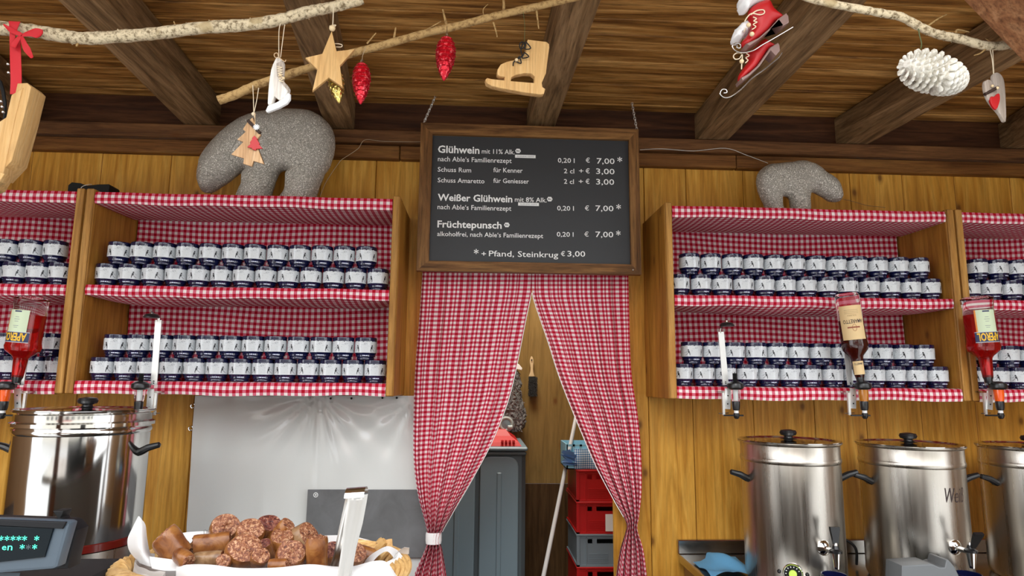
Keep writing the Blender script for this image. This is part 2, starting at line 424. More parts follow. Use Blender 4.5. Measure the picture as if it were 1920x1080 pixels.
meat('casing', [(.25, (.10, .025, .008)), (.5, (.24, .085, .022)), (.75, (.38, .17, .05))], 45, .3, .28)
meat('casing_grey', [(.25, (.14, .06, .025)), (.5, (.27, .15, .07)), (.75, (.38, .23, .12))], 45, .3, .3)
meat('wicker', [(.3, (.46, .24, .07)), (.7, (.70, .44, .17))], 60, .2, .5)
meat('mop_grey', [(.35, (.04, .04, .042)), (.5, (.17, .17, .175)), (.65, (.36, .36, .36))], 260, 1.0, .95)
meat('cone_white', [(.3, (.55, .50, .40)), (.6, (.80, .77, .69))], 120, .3, .7)
meat('plate_grey', [(.3, (.125, .125, .125)), (.7, (.17, .172, .175))], 12, .05, .35)
meat('slush', [(.3, (.4, .38, .35)), (.7, (.6, .58, .55))], 12, .05, .35)
m, t, b = newmat('red_spirit'); b.inputs['Base Color'].default_value = (.75, .01, .008, 1); b.inputs['Transmission Weight'].default_value = .75
b.inputs['Roughness'].default_value = .03; b.inputs['IOR'].default_value = 1.33; MAT['red_spirit'] = m
m, t, b = newmat('brown_spirit'); b.inputs['Base Color'].default_value = (.10, .008, .004, 1); b.inputs['Transmission Weight'].default_value = .4
b.inputs['Roughness'].default_value = .03; MAT['brown_spirit'] = m
m, t, b = newmat('tarpaulin'); b.inputs['Base Color'].default_value = (.74, .75, .72, 1); b.inputs['Roughness'].default_value = .12
b.inputs['Coat Weight'].default_value = .5; b.inputs['Coat Roughness'].default_value = .05
bump(t, b, noise(t, coords(t, (1, 1, .4), False), 6, 2, .5), .35, .02); MAT['tarpaulin'] = m

# ------------------------------------------------------------------ room shell
WY = 2.62                     # face of the back wall
ZC = CZ+1.18                  # ceiling
ZT = CZ+.925                  # top of the pine wall
root = props(bpy.data.objects.new('wall_back', None), kind='structure'); COL.objects.link(root)
seams = [-2.7, -2.42, -2.14, -1.86, -1.58, -1.30, -1.125, -.94, -.68, -.45, -.20]
seams2 = [.55, .70, .885, 1.14, 1.40, 1.62, 1.86, 2.10, 2.36, 2.7]
def plank(x0, x1, z0, z1, dy=0):
    g = .0012; part(root, 'plank', MB().box(x0+g, x1-g, WY+dy, WY+.03+dy, z0, z1, bev=.002), MAT['pine_wall'], smooth=False)
for a, b_ in zip(seams[:-1], seams[1:]): plank(a, b_, 0, ZT+.01, random.uniform(0, .0025))
for a, b_ in zip(seams2[:-1], seams2[1:]): plank(a, b_, 0, ZT+.01, random.uniform(0, .0025))
for a, b_ in ((-.20, .05), (.05, .31), (.31, .55)): plank(a, b_, CZ+.50, ZT+.01)
single('trim_1', MB().box(-2.7, 2.7, WY-.002, WY+.03, CZ+1.04, ZC+.01), MAT['dark_fascia'], kind='structure', smooth=False)
single('trim_2', MB().box(-2.7, 2.7, WY-.055, WY+.03, CZ+.985, CZ+1.042, bev=.004), MAT['beam_wood'], kind='structure', smooth=False)
for i, (a, b_) in enumerate(((-2.7, -.35), (-.347, 1.10), (1.103, 2.7))):
    single('trim_%d' % (3+i), MB().box(a, b_, WY-.03, WY+.03, CZ+.924, CZ+.983, bev=.003), MAT['strip_wood'], kind='structure', smooth=False)
cei = props(bpy.data.objects.new('ceiling', None), kind='structure'); COL.objects.link(cei)
y = WY+.03; k = 0
while y > .75:
    wd = .092
    dz = random.uniform(0, .006)
    part(cei, 'plank', MB().box(-2.75, 2.75, y-wd+.0015, y, ZC+dz, ZC+.025, bev=.003), MAT['ceiling_wood'], smooth=False)
    y -= wd
ZR = CZ+1.045
def rafter(p0, p1, wd, name='rafter'):
    a = atz(*p0, ZR); b_ = atz(*p1, ZR); d = (b_-a); d.z = 0; d.normalize()
    a = a + d*((WY-.05-a.y)/d.y) if abs(d.y) > .1 else a
    L = 2.0; ang = math.atan2(d.y, d.x)+math.pi/2      # toward camera
    M = Matrix.Translation((a.x, a.y, 0)) @ Matrix.Rotation(math.atan2(-d.x, d.y), 4, 'Z')
    mb = MB().box(-wd/2, wd/2, -1.9, .07, ZR, ZC-.001, bev=.006, mat=M) if d.y > 0 else MB().box(-wd/2, wd/2, -.07, 1.9, ZR, ZC-.001, bev=.006, mat=M)
    part(cei, name, mb, MAT['rafter_wood'], smooth=False)
rafter((366, 226), (150, 0), .135)
rafter((634, 234), (585, 60), .115)
rafter((1017, 238), (1092, 0), .105)
rafter((1355, 244), (1565, 20), .135)
rafter((1632, 254), (1890, 110), .12)
rafter((22, 215), (-150, 80), .13)
rafter((1945, 260), (2120, 160), .12)
single('floor', MB().box(-2.7, 2.7, .9, 4.0, -.03, 0), MAT['dark_floor'], kind='structure', smooth=False)
single('wall_left', MB().box(-2.75, -2.7, 1.0, WY+.05, 0, ZC), MAT['wall_outer'], kind='structure', smooth=False)
single('wall_right', MB().box(2.7, 2.75, 1.0, WY+.05, 0, ZC), MAT['wall_outer'], kind='structure', smooth=False)
# back room behind the doorway
BY = 3.75
single('wall_storeroom', MB().box(-1.2, 1.6, BY, BY+.03, CZ-.575, ZC), MAT['olive_wall'], kind='structure', smooth=False)
single('wall_storeroom_lower', MB().box(-1.2, 1.6, BY-.002, BY+.03, 0, CZ-.577), MAT['dark_wainscot'], kind='structure', smooth=False)
single('wall_storeroom_left', MB().box(-1.23, -1.2, WY+.04, BY+.03, 0, ZC), MAT['olive_wall'], kind='structure', smooth=False)
single('wall_storeroom_right', MB().box(1.6, 1.63, WY+.04, BY+.03, 0, ZC), MAT['olive_wall'], kind='structure', smooth=False)
single('ceiling_storeroom', MB().box(-1.23, 1.63, WY+.04, BY+.03, ZC, ZC+.03), MAT['olive_wall'], kind='structure', smooth=False)
# square outside, with the houses the steel reflects
single('ground', MB().box(-14, 14, -16, .9, -.06, -.01), MAT['ground'], kind='structure', smooth=False)
hs = props(bpy.data.objects.new('wall_across_the_square', None), kind='structure'); COL.objects.link(hs)
part(hs, 'facade', MB().box(-12, 12, -12.4, -12, 0, 5.2), MAT['plaster'], smooth=False)
for i in range(10):
    x = -10.5+i*2.25; part(hs, 'pane', MB().box(x, x+1.1, -11.99, -11.96, 1.0, 2.6), MAT['window_dark'], smooth=False)
part(hs, 'awning', MB().add([(-5, -12, 3.1), (1, -12, 3.1), (1, -10.8, 2.7), (-5, -10.8, 2.7)], [(0, 1, 2, 3)]), MAT['awning_red'], smooth=False)
# hut front posts and the near brace
for nm, x0, lab in (('post', 1.32, ''), ('post', -1.32, '')):
    single('trim_%d' % (7 if x0 > 0 else 8), MB().box(x0-.05, x0+.05, 1.10, 1.20, 0, ZR, bev=.006), MAT['brace_wood'], kind='structure', smooth=False)
a = at(1800, -8, 1.20); b_ = at(1905, 100, 1.20); d = (b_-a).normalized(); n_ = Vector((d.z, 0, -d.x))
if n_.z < 0: n_ = -n_
q0 = a-d*.25; q1 = b_+d*.20; wd = .125
mb = MB(); vs = []
for yy in (1.11, 1.20):
    vs += [Vector((q.x, yy, q.z))+s for q, s in ((q0, n_*0), (q1, n_*0), (q1, n_*wd), (q0, n_*wd))]
mb.add(vs, [(0, 1, 2, 3), (7, 6, 5, 4), (0, 4, 5, 1), (1, 5, 6, 2), (2, 6, 7, 3), (3, 7, 4, 0)])
br = single('trim_9', mb, MAT['brace_wood'], kind='structure', smooth=False)

# ------------------------------------------------------------------ counters
ct = thing('back_counter', (1.8, 2.3, 0), 'stainless steel back counter under the wine urns', 'counter')
part(ct, 'worktop', MB().box(.80, 2.68, 1.98, WY-.02, CZ-.70, CZ-.668, bev=.004), MAT['counter_steel'], smooth=False)
part(ct, 'splashback', MB().box(.80, 2.68, WY-.025, WY-.004, CZ-.668, CZ-.615, bev=.003), MAT['counter_steel'], smooth=False)
part(ct, 'cabinet', MB().box(.82, 2.66, 2.02, WY-.03, 0.0, CZ-.70), MAT['counter_wood'], smooth=False)
ct2 = thing('left_counter', (-1.5, 2.3, 0), 'dark worktop carrying the polished urn at the left', 'counter')
part(ct2, 'worktop', MB().box(-2.68, -.5, 1.80, WY-.06, CZ-.71, CZ-.672, bev=.004), MAT['grey_plastic_dark'], smooth=False)
part(ct2, 'cabinet', MB().box(-2.66, -.52, 1.86, WY-.07, 0, CZ-.71), MAT['counter_wood'], smooth=False)
sc_ = thing('serving_counter', (0, .95, 0), 'stainless steel serving counter under basket and cash register', 'counter')
part(sc_, 'worktop', MB().box(-1.6, 1.6, .62, 1.30, CZ-.46, CZ-.42, bev=.005), MAT['counter_steel'], smooth=False)
part(sc_, 'front_panel', MB().box(-1.55, 1.55, .70, .74, 0, CZ-.46), MAT['locker_pale'], smooth=False)

# ------------------------------------------------------------------ mug racks
FY = 2.30; P1 = .0235
def cloth_shelf(parent, x0, x1, zt, th, sag, name='shelf'):
    mb = MB(); nx = 48; P = []; U = []; s = random.uniform(0, 9)
    prof = [('t', WY-.05), ('t', FY+.012), ('f', 0), ('f', .25), ('f', .5), ('f', .75), ('f', 1)] + [('u', i/8) for i in range(1, 9)]
    for kind, q in prof:
        row = []; ur = []
        for i in range(nx+1):
            u = i/nx; x = x0+(x1-x0)*u
            wob = .0022*math.sin(9*u+s)+.0016*math.sin(23*u+2*s)
            if kind == 't': p = (x, q, zt); v = (q-FY)/P1
            elif kind == 'f':
                p = (x, FY-.001-.004*math.sin(math.pi*q)+wob*.5, zt-.002-q*(th-.002)+(wob if q > .3 else wob*.5)); v = -q*th/P1
            else:
                e = math.sin(math.pi*q)*(1-.85*abs(2*u-1)**6)
                p = (x, FY+q*(WY-.055-FY), zt-th+wob*(1-q)-sag*e*(1+.3*math.sin(7*u+s))+.006*q); v = -(th+q*.27)/P1
            row.append(Vector(p)); ur.append(((x+.002*math.sin(14*u+s))/P1, v))
        P.append(row); U.append(ur)
    mb.grid(P, U); return part(parent, name, mb, MAT['gingham'], ang=60)
def rack(x0, x1, label, zb=CZ-.056, zt=CZ+.668):
    t = thing('mug_rack', ((x0+x1)/2, 2.45, zb), label, 'rack', 'mug racks on the back wall')
    w_ = .028
    for a, b_ in ((x0, x0+w_), (x1-w_, x1)):
        part(t, 'side_panel', MB().box(a, b_, FY, WY-.003, zb, zt+.008, bev=.0025), MAT['pine_panel'], smooth=False)
        part(t, 'edge_strip', MB().box(a+.001, b_-.001, FY-.010, FY-.0002, zb+.001, zt+.008, bev=.003), MAT['pine_edge'], smooth=False)
    part(t, 'back_board', MB().box(x0+w_, x1-w_, WY-.018, WY-.003, zb, zt-.005), MAT['pine_panel'], smooth=False)
    a, b_ = x0+w_+.001, x1-w_-.001
    mb = MB(); P = []; U = []; s = random.uniform(0, 6)
    for j in range(25):
        z = zb+.01+(zt-.02-zb-.01)*j/24; P.append([]); U.append([])
        for i in range(49):
            u = i/48; x = a+.004+(b_-a-.008)*u; dd = .004*math.sin(8*u+s)*math.sin(3.1*j/12)+.002*math.sin(21*u+j*.4)
            P[-1].append(Vector((x, WY-.032+dd, z))); U[-1].append((x/P1+.10*math.sin(j*.5+9*u), z/P1+.35*math.sin(6*u+s+j*.15)))
    mb.grid(P, U); part(t, 'back_cloth', mb, MAT['gingham'], ang=60)
    cloth_shelf(t, a, b_, zt, .044, .006); cloth_shelf(t, a, b_, CZ+.327, .040, .020); s3 = cloth_shelf(t, a, b_, zb+.046, .046, .0)
    return t
XL0, XL1 = -1.425, -.300
XR0, XR1 = .690, 1.822
rack(XL0, XL1, 'wooden mug rack with red gingham shelves, left of the menu board')
rack(XR0, XR1, 'wooden mug rack with red gingham shelves, right of the menu board')
rack(XL0-.006-1.10, XL0-.006, 'wooden mug rack with gingham shelves cut off by the left picture edge')
rack(XR1+.006, 2.69, 'wooden mug rack with gingham shelves cut off by the right picture edge')

# ------------------------------------------------------------------ mugs
MR, MH = .0388, .0815
def curved(pts, r=MR+.0006, a0=0):
    """u (metres along the band), z -> point on the mug surface facing -Y"""
    return [(r*math.sin(a0+u/r), -r*math.cos(a0+u/r), z) for u, z in pts]
def make_mug():
    t = thing('mug', (0, 0, 0), 'x', 'mug', 'navy winter mugs')
    prof = [(.026, 0), (.031, .0015), (.0318, .006), (.0305, .0095), (.0315, .012), (.0375, .0235), (MR, .026), (MR, MH-.010), (MR+.0006, MH-.006), (MR, MH-.001), (MR-.001, MH),
            (MR-.0035, MH-.001), (MR-.004, MH-.01), (MR-.004, .012), (.02, .008), (1e-5, .008)]
    body = MB().lathe(prof, 28)
    for u in (-.0105, -.0065, -.0035, .001, .0045, .009):
        w_ = .0014; z0 = .0145; rr = .0345
        body.add(curved([(u-w_, z0), (u+w_, z0), (u+w_, z0+.0035), (u-w_, z0+.0035)], .0352), [(0, 1, 2, 3)], 1)
    part(t, 'body', body, [MAT['navy_glaze'], MAT['base_letter']])
    # white printed band with a jagged snowy top edge, skaters and swirls
    b = MB(); n = 72
    lo, hi = [], []
    rnd = random.Random(3)
    for i in range(n):
        a = 2*math.pi*i/n; rr = MR+.0005
        z = .0665+rnd.choice((0, .0012, .0024, -.0008)) if i % 2 else .0672
        lo.append((rr*math.sin(a), -rr*math.cos(a), .0262)); hi.append((rr*math.sin(a), -rr*math.cos(a), z))
    b.add(lo+hi, [(i, (i+1) % n, n+(i+1) % n, n+i) for i in range(n)], 0)
    def poly(pts, a0, m, mir=1, r=MR+.0011):
        if m in (1, 3) and len(pts) > 4: pts = [(u*1.5, .030+(z-.0292)*1.3) for u, z in pts]
        b.add(curved([(u*mir, z) for u, z in pts], r, a0), [tuple(range(len(pts)))], m)
    def skater(a0, mir):
        poly([(-.0015, .0465), (.0015, .0475), (.0025, .0445), (.0005, .0430), (-.0010, .0440)], a0, 1, mir)         # head
        poly([(.0010, .0440), (.0035, .0420), (.0040, .0375), (.0010, .0360), (-.0010, .0400)], a0, 1, mir)           # torso
        poly([(.0010, .0375), (-.0010, .0362), (-.0048, .0322), (-.0075, .0300), (-.0060, .0300), (-.0018, .0340)], a0, 1, mir)
        poly([(.0015, .0375), (.0040, .0375), (.0048, .0335), (.0046, .0292), (.0034, .0295), (.0032, .0335)], a0, 1, mir)
        poly([(-.0005, .0425), (-.0055, .0385), (-.0085, .0375), (-.0085, .0383), (-.0055, .0397), (-.0010, .0438)], a0, 3, mir)
    skater(-.85, 1); skater(.58, -1); skater(2.4, 1); skater(-2.2, -1)
    def swirl(a0, u0, z0, r0, turns, m=2, w_=.0013, sq=.55, r1=.15):
        prev = None; N = 16
        for i in range(N+1):
            a = turns*2*math.pi*i/N; r = r0*(1-(1-r1)*i/N)
            c = (u0+r*math.cos(a), z0+r*sq*math.sin(a)); d = (u0+(r-w_)*math.cos(a), z0+(r-w_)*sq*math.sin(a))
            if prev: b.add(curved([prev[0], c, d, prev[1]], MR+.0009, a0), [(0, 1, 2, 3)], m)
            prev = (c, d)
    for k in range(90):
        a0 = rnd.uniform(-3.1, 3.1); z = rnd.uniform(.031, .062); e = rnd.uniform(.0004, .0011); poly([(-e*2, z), (0, z-e*.6), (e*2, z+e*.4), (0, z+e*.8)], a0, 3 if k % 3 else 2, r=MR+.0008)
    for a0 in (-.10, 1.2, 2.3, -1.5, -2.6):
        swirl(a0, 0, .057, .0085, .9); swirl(a0, .001, .0555, .006, 1.1, 3); swirl(a0, -.012, .054, .004, .8, 3)
        swirl(a0, .010, .050, .003, .8, 3); swirl(a0, .003, .044, .002, .8, 3)
        for k in range(5):
            u = -.014+k*.007+rnd.uniform(-.001, .001); poly([(u, .0645), (u+.004, .0648), (u+.0042, .0660), (u+.0004, .0659)], a0, 1 if k % 2 else 2)
    part(t, 'printed_band', b, [MAT['print_white'], MAT['print_black'], MAT['print_grey'], MAT['print_pale']])
    h = MB(); pts = spline([(0, MR-.002, .066), (0, MR+.016, .066), (0, MR+.023, .050), (0, MR+.018, .033), (0, MR-.002, .026)], 4)
    h.tube(pts, .0045, 6); part(t, 'handle', h, MAT['navy_glaze'])
    return t
mug0 = make_mug(); first = [True]
ORD = ['first', 'second', 'third', 'fourth', 'fifth', 'sixth', 'seventh', 'eighth', 'ninth', 'tenth', 'eleventh', 'twelfth', 'thirteenth']
def put_mug(x, y, z, rz, label, group='mugs in the wall racks'):
    o = mug0 if first[0] else copy_tree(mug0); first[0] = False
    o.location = (x, y, z); o.rotation_euler = (0, 0, rz); o['label'] = label; o['group'] = group; return o
MY = 2.362
def row(px0, px1, n, py, shelf_z, tier, where, side='left', skew=0):
    x0 = at(px0, py, MY-.02).x; x1 = at(px1, py, MY-.02).x
    for i in range(n):
        x = x0+(x1-x0)*i/(n-1)+random.uniform(-.0005, .0005)
        k = i if side == 'left' else n-1-i
        lab = 'navy mug with white band, %s from %s in %s tier, %s' % (ORD[k], side, 'upper' if tier else 'lower', where)
        put_mug(x, MY+random.uniform(-.003, .003), shelf_z+tier*(MH+.0006), skew+random.gauss(0, .13), lab)
ZS1, ZS2 = CZ+.3275, CZ-.0095
row(195, 707, 13, 520, ZS1, 0, 'top shelf, left rack', skew=.32); row(217.7, 686, 12, 478, ZS1, 1, 'top shelf, left rack', skew=.32)
row(186, 702, 13, 700, ZS2, 0, 'bottom shelf, left rack', skew=.32); row(210, 684, 12, 655, ZS2, 1, 'bottom shelf, left rack', skew=.32)
row(1277, 1750, 13, 535, ZS1, 0, 'top shelf, right rack', skew=.10); row(1296, 1727, 12, 492, ZS1, 1, 'top shelf, right rack', skew=.10)
row(1283, 1762, 13, 705, ZS2, 0, 'bottom shelf, right rack', skew=.10); row(1300, 1738, 12, 660, ZS2, 1, 'bottom shelf, right rack', skew=.10)
row(-22, 108, 4, 515, ZS1, 0, 'top shelf, far left rack', 'right', .32); row(-38, 97, 4, 472, ZS1, 1, 'top shelf, far left rack', 'right', .32)
row(-32, 98, 4, 700, ZS2, 0, 'bottom shelf, far left rack', 'right', .32); row(-44, 89, 4, 655, ZS2, 1, 'bottom shelf, far left rack', 'right', .32)
row(1824, 1940, 4, 540, ZS1, 0, 'top shelf, far right rack', skew=.10); row(1837, 1951, 4, 497, ZS1, 1, 'top shelf, far right rack', skew=.10)
row(1838, 1954, 4, 705, ZS2, 0, 'bottom shelf, far right rack', skew=.10); row(1857, 1934, 3, 663, ZS2, 1, 'bottom shelf, far right rack', skew=.10)
for px, rz, lab in ((1564, .3, 'navy and white mug standing below the tap of the nearest right urn'), (1815, .3, 'navy and white mug standing below the tap of the urn marked in pen')):
    q = at(px, 1075, 2.04); o = put_mug(q.x, 2.04, CZ-.6675, rz, lab, 'mugs below the urn taps'); o.rotation_euler.z = .9+math.pi/2*0
    for c in o.children:
        if c.name.startswith('handle'): c.rotation_euler.z = -2.1

# ------------------------------------------------------------------ text
def text_mesh(s, bold=0.0):
    cu = bpy.data.curves.new('txt', 'FONT'); cu.body = s; cu.size = 1; cu.offset = bold; cu.resolution_u = 2
    ob = bpy.data.objects.new('txt', cu); me = eval_mesh(ob); bpy.data.objects.remove(ob); return me
def text_fit(s, x0, x1, zb, cap, bold=0.0, m=0, mb=None, place=None, flip=False):
    """text in the XZ plane between x0 and x1 with its baseline at zb; cap = cap height; place maps (x,z)->point"""
    me = text_mesh(s, bold); xs = [v.co.x for v in me.vertices]; a, b = min(xs), max(xs)
    k = (x1-x0)/(b-a); kz = cap/.70; mb = mb or MB()
    vs = []
    for v in me.vertices:
        x = x0+(v.co.x-a)*k; z = zb+v.co.y*kz
        vs.append(place(x, z) if place else Vector((x, 0, z)))
    mb.add(vs, [list(p.vertices) for p in me.polygons], m); return mb

# ------------------------------------------------------------------ menu board
SY = 2.44
tl, tr, bl, brc = at(787, 234, SY), at(1201, 242, SY), at(784, 510, SY), at(1196, 514, SY)
X0, X1 = (tl.x+bl.x)/2, (tr.x+brc.x)/2; Z1, Z0 = (tl.z+tr.z)/2, (bl.z+brc.z)/2
sg = thing('menu_board', ((X0+X1)/2, SY, Z0), 'black menu board with white price list in a rustic brown wooden frame', 'menu board')
fwid = .047
part(sg, 'slate', MB().box(X0+.02, X1-.02, SY+.004, SY+.014, Z0+.02, Z1-.02), MAT['slate'], smooth=False)
def frame_piece(pts, mat):
    vs = [Vector((x, SY-.012, z)) for x, z in pts]+[Vector((x, SY+.02, z)) for x, z in pts]
    part(sg, 'frame_piece', MB().add(vs, [(0, 1, 2, 3), (7, 6, 5, 4), (0, 4, 5, 1), (1, 5, 6, 2), (2, 6, 7, 3), (3, 7, 4, 0)]), mat, smooth=False)
frame_piece([(X0, Z1), (X0, Z0), (X0+fwid, Z0+fwid*.85), (X0+fwid, Z1-fwid)], MAT['frame_wood_z'])
frame_piece([(X1, Z0), (X1, Z1), (X1-fwid*.85, Z1-fwid), (X1-fwid*.85, Z0+fwid*.85)], MAT['frame_wood_z'])
frame_piece([(X1, Z1), (X0, Z1), (X0+fwid, Z1-fwid), (X1-fwid*.85, Z1-fwid)], MAT['frame_wood_x'])
frame_piece([(X0, Z0), (X1, Z0), (X1-fwid*.85, Z0+fwid*.85), (X0+fwid, Z0+fwid*.85)], MAT['frame_wood_x'])
TY = SY+.0030
def sign_text(s, u0, u1, vb, cap, bold=.006):
    a = at(770+u0/3, 160+vb/3, TY); b_ = at(770+u1/3, 160+vb/3+(u1-u0)/3*.0, TY); c = at(770+u0/3, 160+(vb-cap)/3, TY)
    mb = text_fit(s, a.x, b_.x, 0, c.z-a.z, bold, place=lambda x, z: Vector((x, TY, a.z+z+(x-a.x)*0)))
    part(sg, 'lettering', mb, MAT['letter_white'], smooth=False)
for args in [('Glühwein', 153, 387, 378, 40, .022), ('mit 11% Alk.', 400, 585, 383, 26), ('nach Able‘s Familienrezept', 153, 568, 426, 27), ('0,20 l', 828, 922, 434, 26), ('€', 985, 1008, 434, 26, .008), ('7,00', 1047, 1147, 440, 31), ('*', 1163, 1190, 448, 44, .01),
             ('Schuss Rum', 152, 340, 485, 26), ('für Kenner', 465, 630, 488, 26), ('2 cl', 862, 920, 494, 26), ('+', 947, 972, 494, 26), ('€', 984, 1007, 494, 26, .008), ('3,00', 1043, 1147, 498, 31),
             ('Schuss Amaretto', 152, 415, 545, 26), ('für Geniesser', 465, 665, 548, 26), ('2 cl', 862, 918, 553, 26), ('+', 945, 970, 553, 26), ('€', 984, 1006, 553, 26, .008), ('3,00', 1043, 1145, 557, 31),
             ('Weißer Glühwein', 152, 572, 648, 38, .022), ('mit 8% Alk.', 586, 765, 654, 26), ('nach Able‘s Familienrezept', 151, 566, 696, 27), ('0,20 l', 824, 918, 703, 26), ('€', 980, 1003, 703, 26, .008), ('7,00', 1040, 1141, 706, 31), ('*', 1157, 1183, 714, 44, .01),
             ('Früchtepunsch', 150, 512, 798, 38, .022), ('alkoholfrei, nach Able‘s Familienrezept', 149, 745, 847, 26), ('0,20 l', 822, 916, 850, 26), ('€', 977, 1001, 850, 26, .008), ('7,00', 1040, 1140, 853, 31), ('*', 1156, 1181, 862, 44, .01),
             ('*', 355, 381, 966, 44, .01), ('+', 398, 424, 962, 30), ('Pfand, Steinkrug', 440, 830, 961, 32), ('€', 845, 868, 960, 26, .008), ('3,00', 882, 982, 962, 31)]:
    sign_text(*args)
for (u, v) in ((604, 369), (782, 640), (541, 785)):
    c = at(770+u/3, 160+v/3, TY); r = wpx(17/3, SY)
    part(sg, 'organic_badge', MB().add([Vector((c.x+r*math.cos(k*math.pi/3), TY, c.z+.92*r*math.sin(k*math.pi/3))) for k in range(6)], [(0, 1, 2, 3, 4, 5)]), MAT['letter_white'], smooth=False)
    part(sg, 'lettering', text_fit('Bio', c.x-r*.55, c.x+r*.55, 0, r*.55, .02, place=lambda x, z: Vector((x, TY-.0006, c.z-r*.25+z))), MAT['slate'], 'small black letters', smooth=False)
for (u, v) in ((645, 400), (663, 669)):
    c = at(770+u/3, 160+v/3, TY); w2, h2 = wpx(20, SY), wpx(3.1, SY)
    part(sg, 'sticker', MB().box(c.x-w2, c.x+w2, TY-.0004, TY, c.z-h2, c.z+h2), MAT['letter_white'], smooth=False)
    part(sg, 'lettering', text_fit('ALLERGENE: SULFITE', c.x-w2*.82, c.x+w2*.82, 0, h2*.8, 0, place=lambda x, z: Vector((x, TY-.0008, c.z-h2*.4+z))), MAT['print_grey'], 'tiny grey letters', smooth=False)
p = at(1187, 506, SY-.014); part(sg, 'screw', MB().ball(p, .004, n=8, k=5), MAT['screw'])
def chain(p, q, name_label):
    p, q = Vector(p), Vector(q); d = (q-p); L = d.length; d.normalize(); n = int(L/.0165)
    t = thing('chain', p, name_label, 'chain', 'chains of the menu board')
    side = d.orthogonal().normalized(); s2 = d.cross(side)
    for i in range(n):
        c = p+d*(L*(i+.5)/n); a = side if i % 2 else s2
        pts = [c+d*.0115*math.cos(k*math.pi/6)+a*.0042*math.sin(k*math.pi/6) for k in range(12)]
        part(t, 'link', MB().tube(pts, .0017, 5, closed=True), MAT['white_steel'])
    part(t, 'screw_hook', MB().tube([q, q+Vector((0, 0, .012)), q+Vector((0, .0, .025))], .0016, 5), MAT['wire'])
z_up = atz(820, 172, ZC).z
pa = at(794, 232, SY); qa = at(820, 172, WY-.04); qa2 = atz(820, 168, ZC)
chain((pa.x, SY, Z1), (at(821, 170, 2.56).x, 2.56, at(821, 170, 2.56).z), 'thin steel chain at the upper left corner of the menu board')
chain((at(1194, 240, SY).x, SY, Z1), (at(1183, 183, 2.56).x, 2.56, at(1183, 183, 2.56).z), 'thin steel chain at the upper right corner of the menu board')

# ------------------------------------------------------------------ curtains
P2 = .0180; CY = 2.545
def interp(tab, v):
    for (a, xa), (b, xb) in zip(tab[:-1], tab[1:]):
        if v <= b:
            t = (v-a)/(b-a); return xa+(xb-xa)*t
    return tab[-1][1]
def smoothtab(tab):
    ys = [t_[0] for t_ in tab]; pts = spline([(x, y, 0) for y, x in tab], 8); return [(p.y, p.x) for p in pts]
def curtain(left, right, label, seed, n_per, tie, tiemat):
    left, right = smoothtab(left), smoothtab(right); rn = random.Random(seed)
    t = thing('curtain', (at(1000, 700, CY).x, CY, CZ-.75), label, 'curtain', 'gingham doorway curtains')
    nu, nv = 150, 90; y0, y1 = 500, 1130
    ph = [rn.uniform(0, 6.28) for _ in range(6)]
    P, U = [], []; vl = [0]*(nu+1); prev = None
    for j in range(nv+1):
        py = y0+(y1-y0)*j/nv; xl, xr = interp(left, py), interp(right, py); row_ = []; ur = []
        wid = (xr-xl); g = max(0, min(1, (py-y0)/430)); tight = max(0.0, 1-wid/190)
        for i in range(nu+1):
            u = i/nu
            uw = u+.012*math.sin(2*math.pi*5*u+ph[0])+.010*math.sin(2*math.pi*9*u+ph[1]+py*.004)
            px = xl+wid*(uw-(.012*math.sin(ph[0])+.010*math.sin(ph[1]+py*.004))*(1-u)-(.012*math.sin(2*math.pi*5+ph[0])+.010*math.sin(2*math.pi*9+ph[1]+py*.004))*u)
            f1 = math.sin(2*math.pi*5*u+ph[2]); f2 = math.sin(2*math.pi*9*u+ph[3]+.0025*py); f3 = math.sin(2*math.pi*14*u+ph[4])
            f1 = math.copysign(abs(f1)**.6, f1)
            amp = .007+.012*tight
            yy = CY+amp*(.75*f1+.5*f2+.35*f3)*min(1, .45+g)
            q = at(px, py, yy); q.y = yy; row_.append(q)
            if prev: vl[i] += min((q-prev[i]).length, (at(px, py, CY)-at(px, py-(y1-y0)/nv, CY)).length*1.25)
            ur.append((u*n_per, -vl[i]/P2))
        P.append(row_); U.append(ur); prev = row_
    mb = MB().grid(P, U); part(t, 'cloth', mb, MAT['gingham'], ang=80)
    return t, P
tL, PL = curtain([(500, 793), (600, 786), (700, 778), (800, 775), (870, 776), (930, 784), (980, 797), (1008, 802), (1030, 797), (1080, 776), (1130, 764)],
                 [(500, 1000), (545, 997), (600, 986), (700, 966), (760, 950), (830, 922), (900, 885), (960, 850), (1008, 825), (1030, 829), (1080, 837), (1130, 842)],
                 'red gingham curtain left of the doorway, tied with a white band', 4, 26, None, None)
tR, PR = curtain([(500, 998), (545, 998), (570, 1003), (640, 1027), (700, 1046), (760, 1069), (830, 1098), (880, 1120), (940, 1152), (980, 1174), (1000, 1172), (1030, 1163), (1080, 1155), (1130, 1150)],
                 [(500, 1178), (600, 1180), (700, 1184), (780, 1196), (850, 1202), (920, 1203), (970, 1198), (992, 1195), (1030, 1206), (1080, 1213), (1130, 1218)],
                 'red gingham curtain right of the doorway, gathered without a white band', 11, 25, None, None)
for t_, Pm, col in ((tL, PL, -1), (tR, PR, 0)):
    pts = [r_[col]+Vector((0, -.001, 0)) for r_ in Pm[7:72 if col == -1 else 68]]
    part(t_, 'hem', MB().tube(pts, .0017, 5), MAT['hem_white'], 'white hem')
q = at(813, 1008, CY); rr = wpx(13.5, CY)
mb = MB().lathe([(rr, -.021), (rr*1.05, -.01), (rr*1.05, .01), (rr, .021)], 20, 0, q, Matrix.Diagonal((1, .85, 1)), cap=False)
part(tL, 'tie_band', mb, MAT['hem_white'], 'white band')

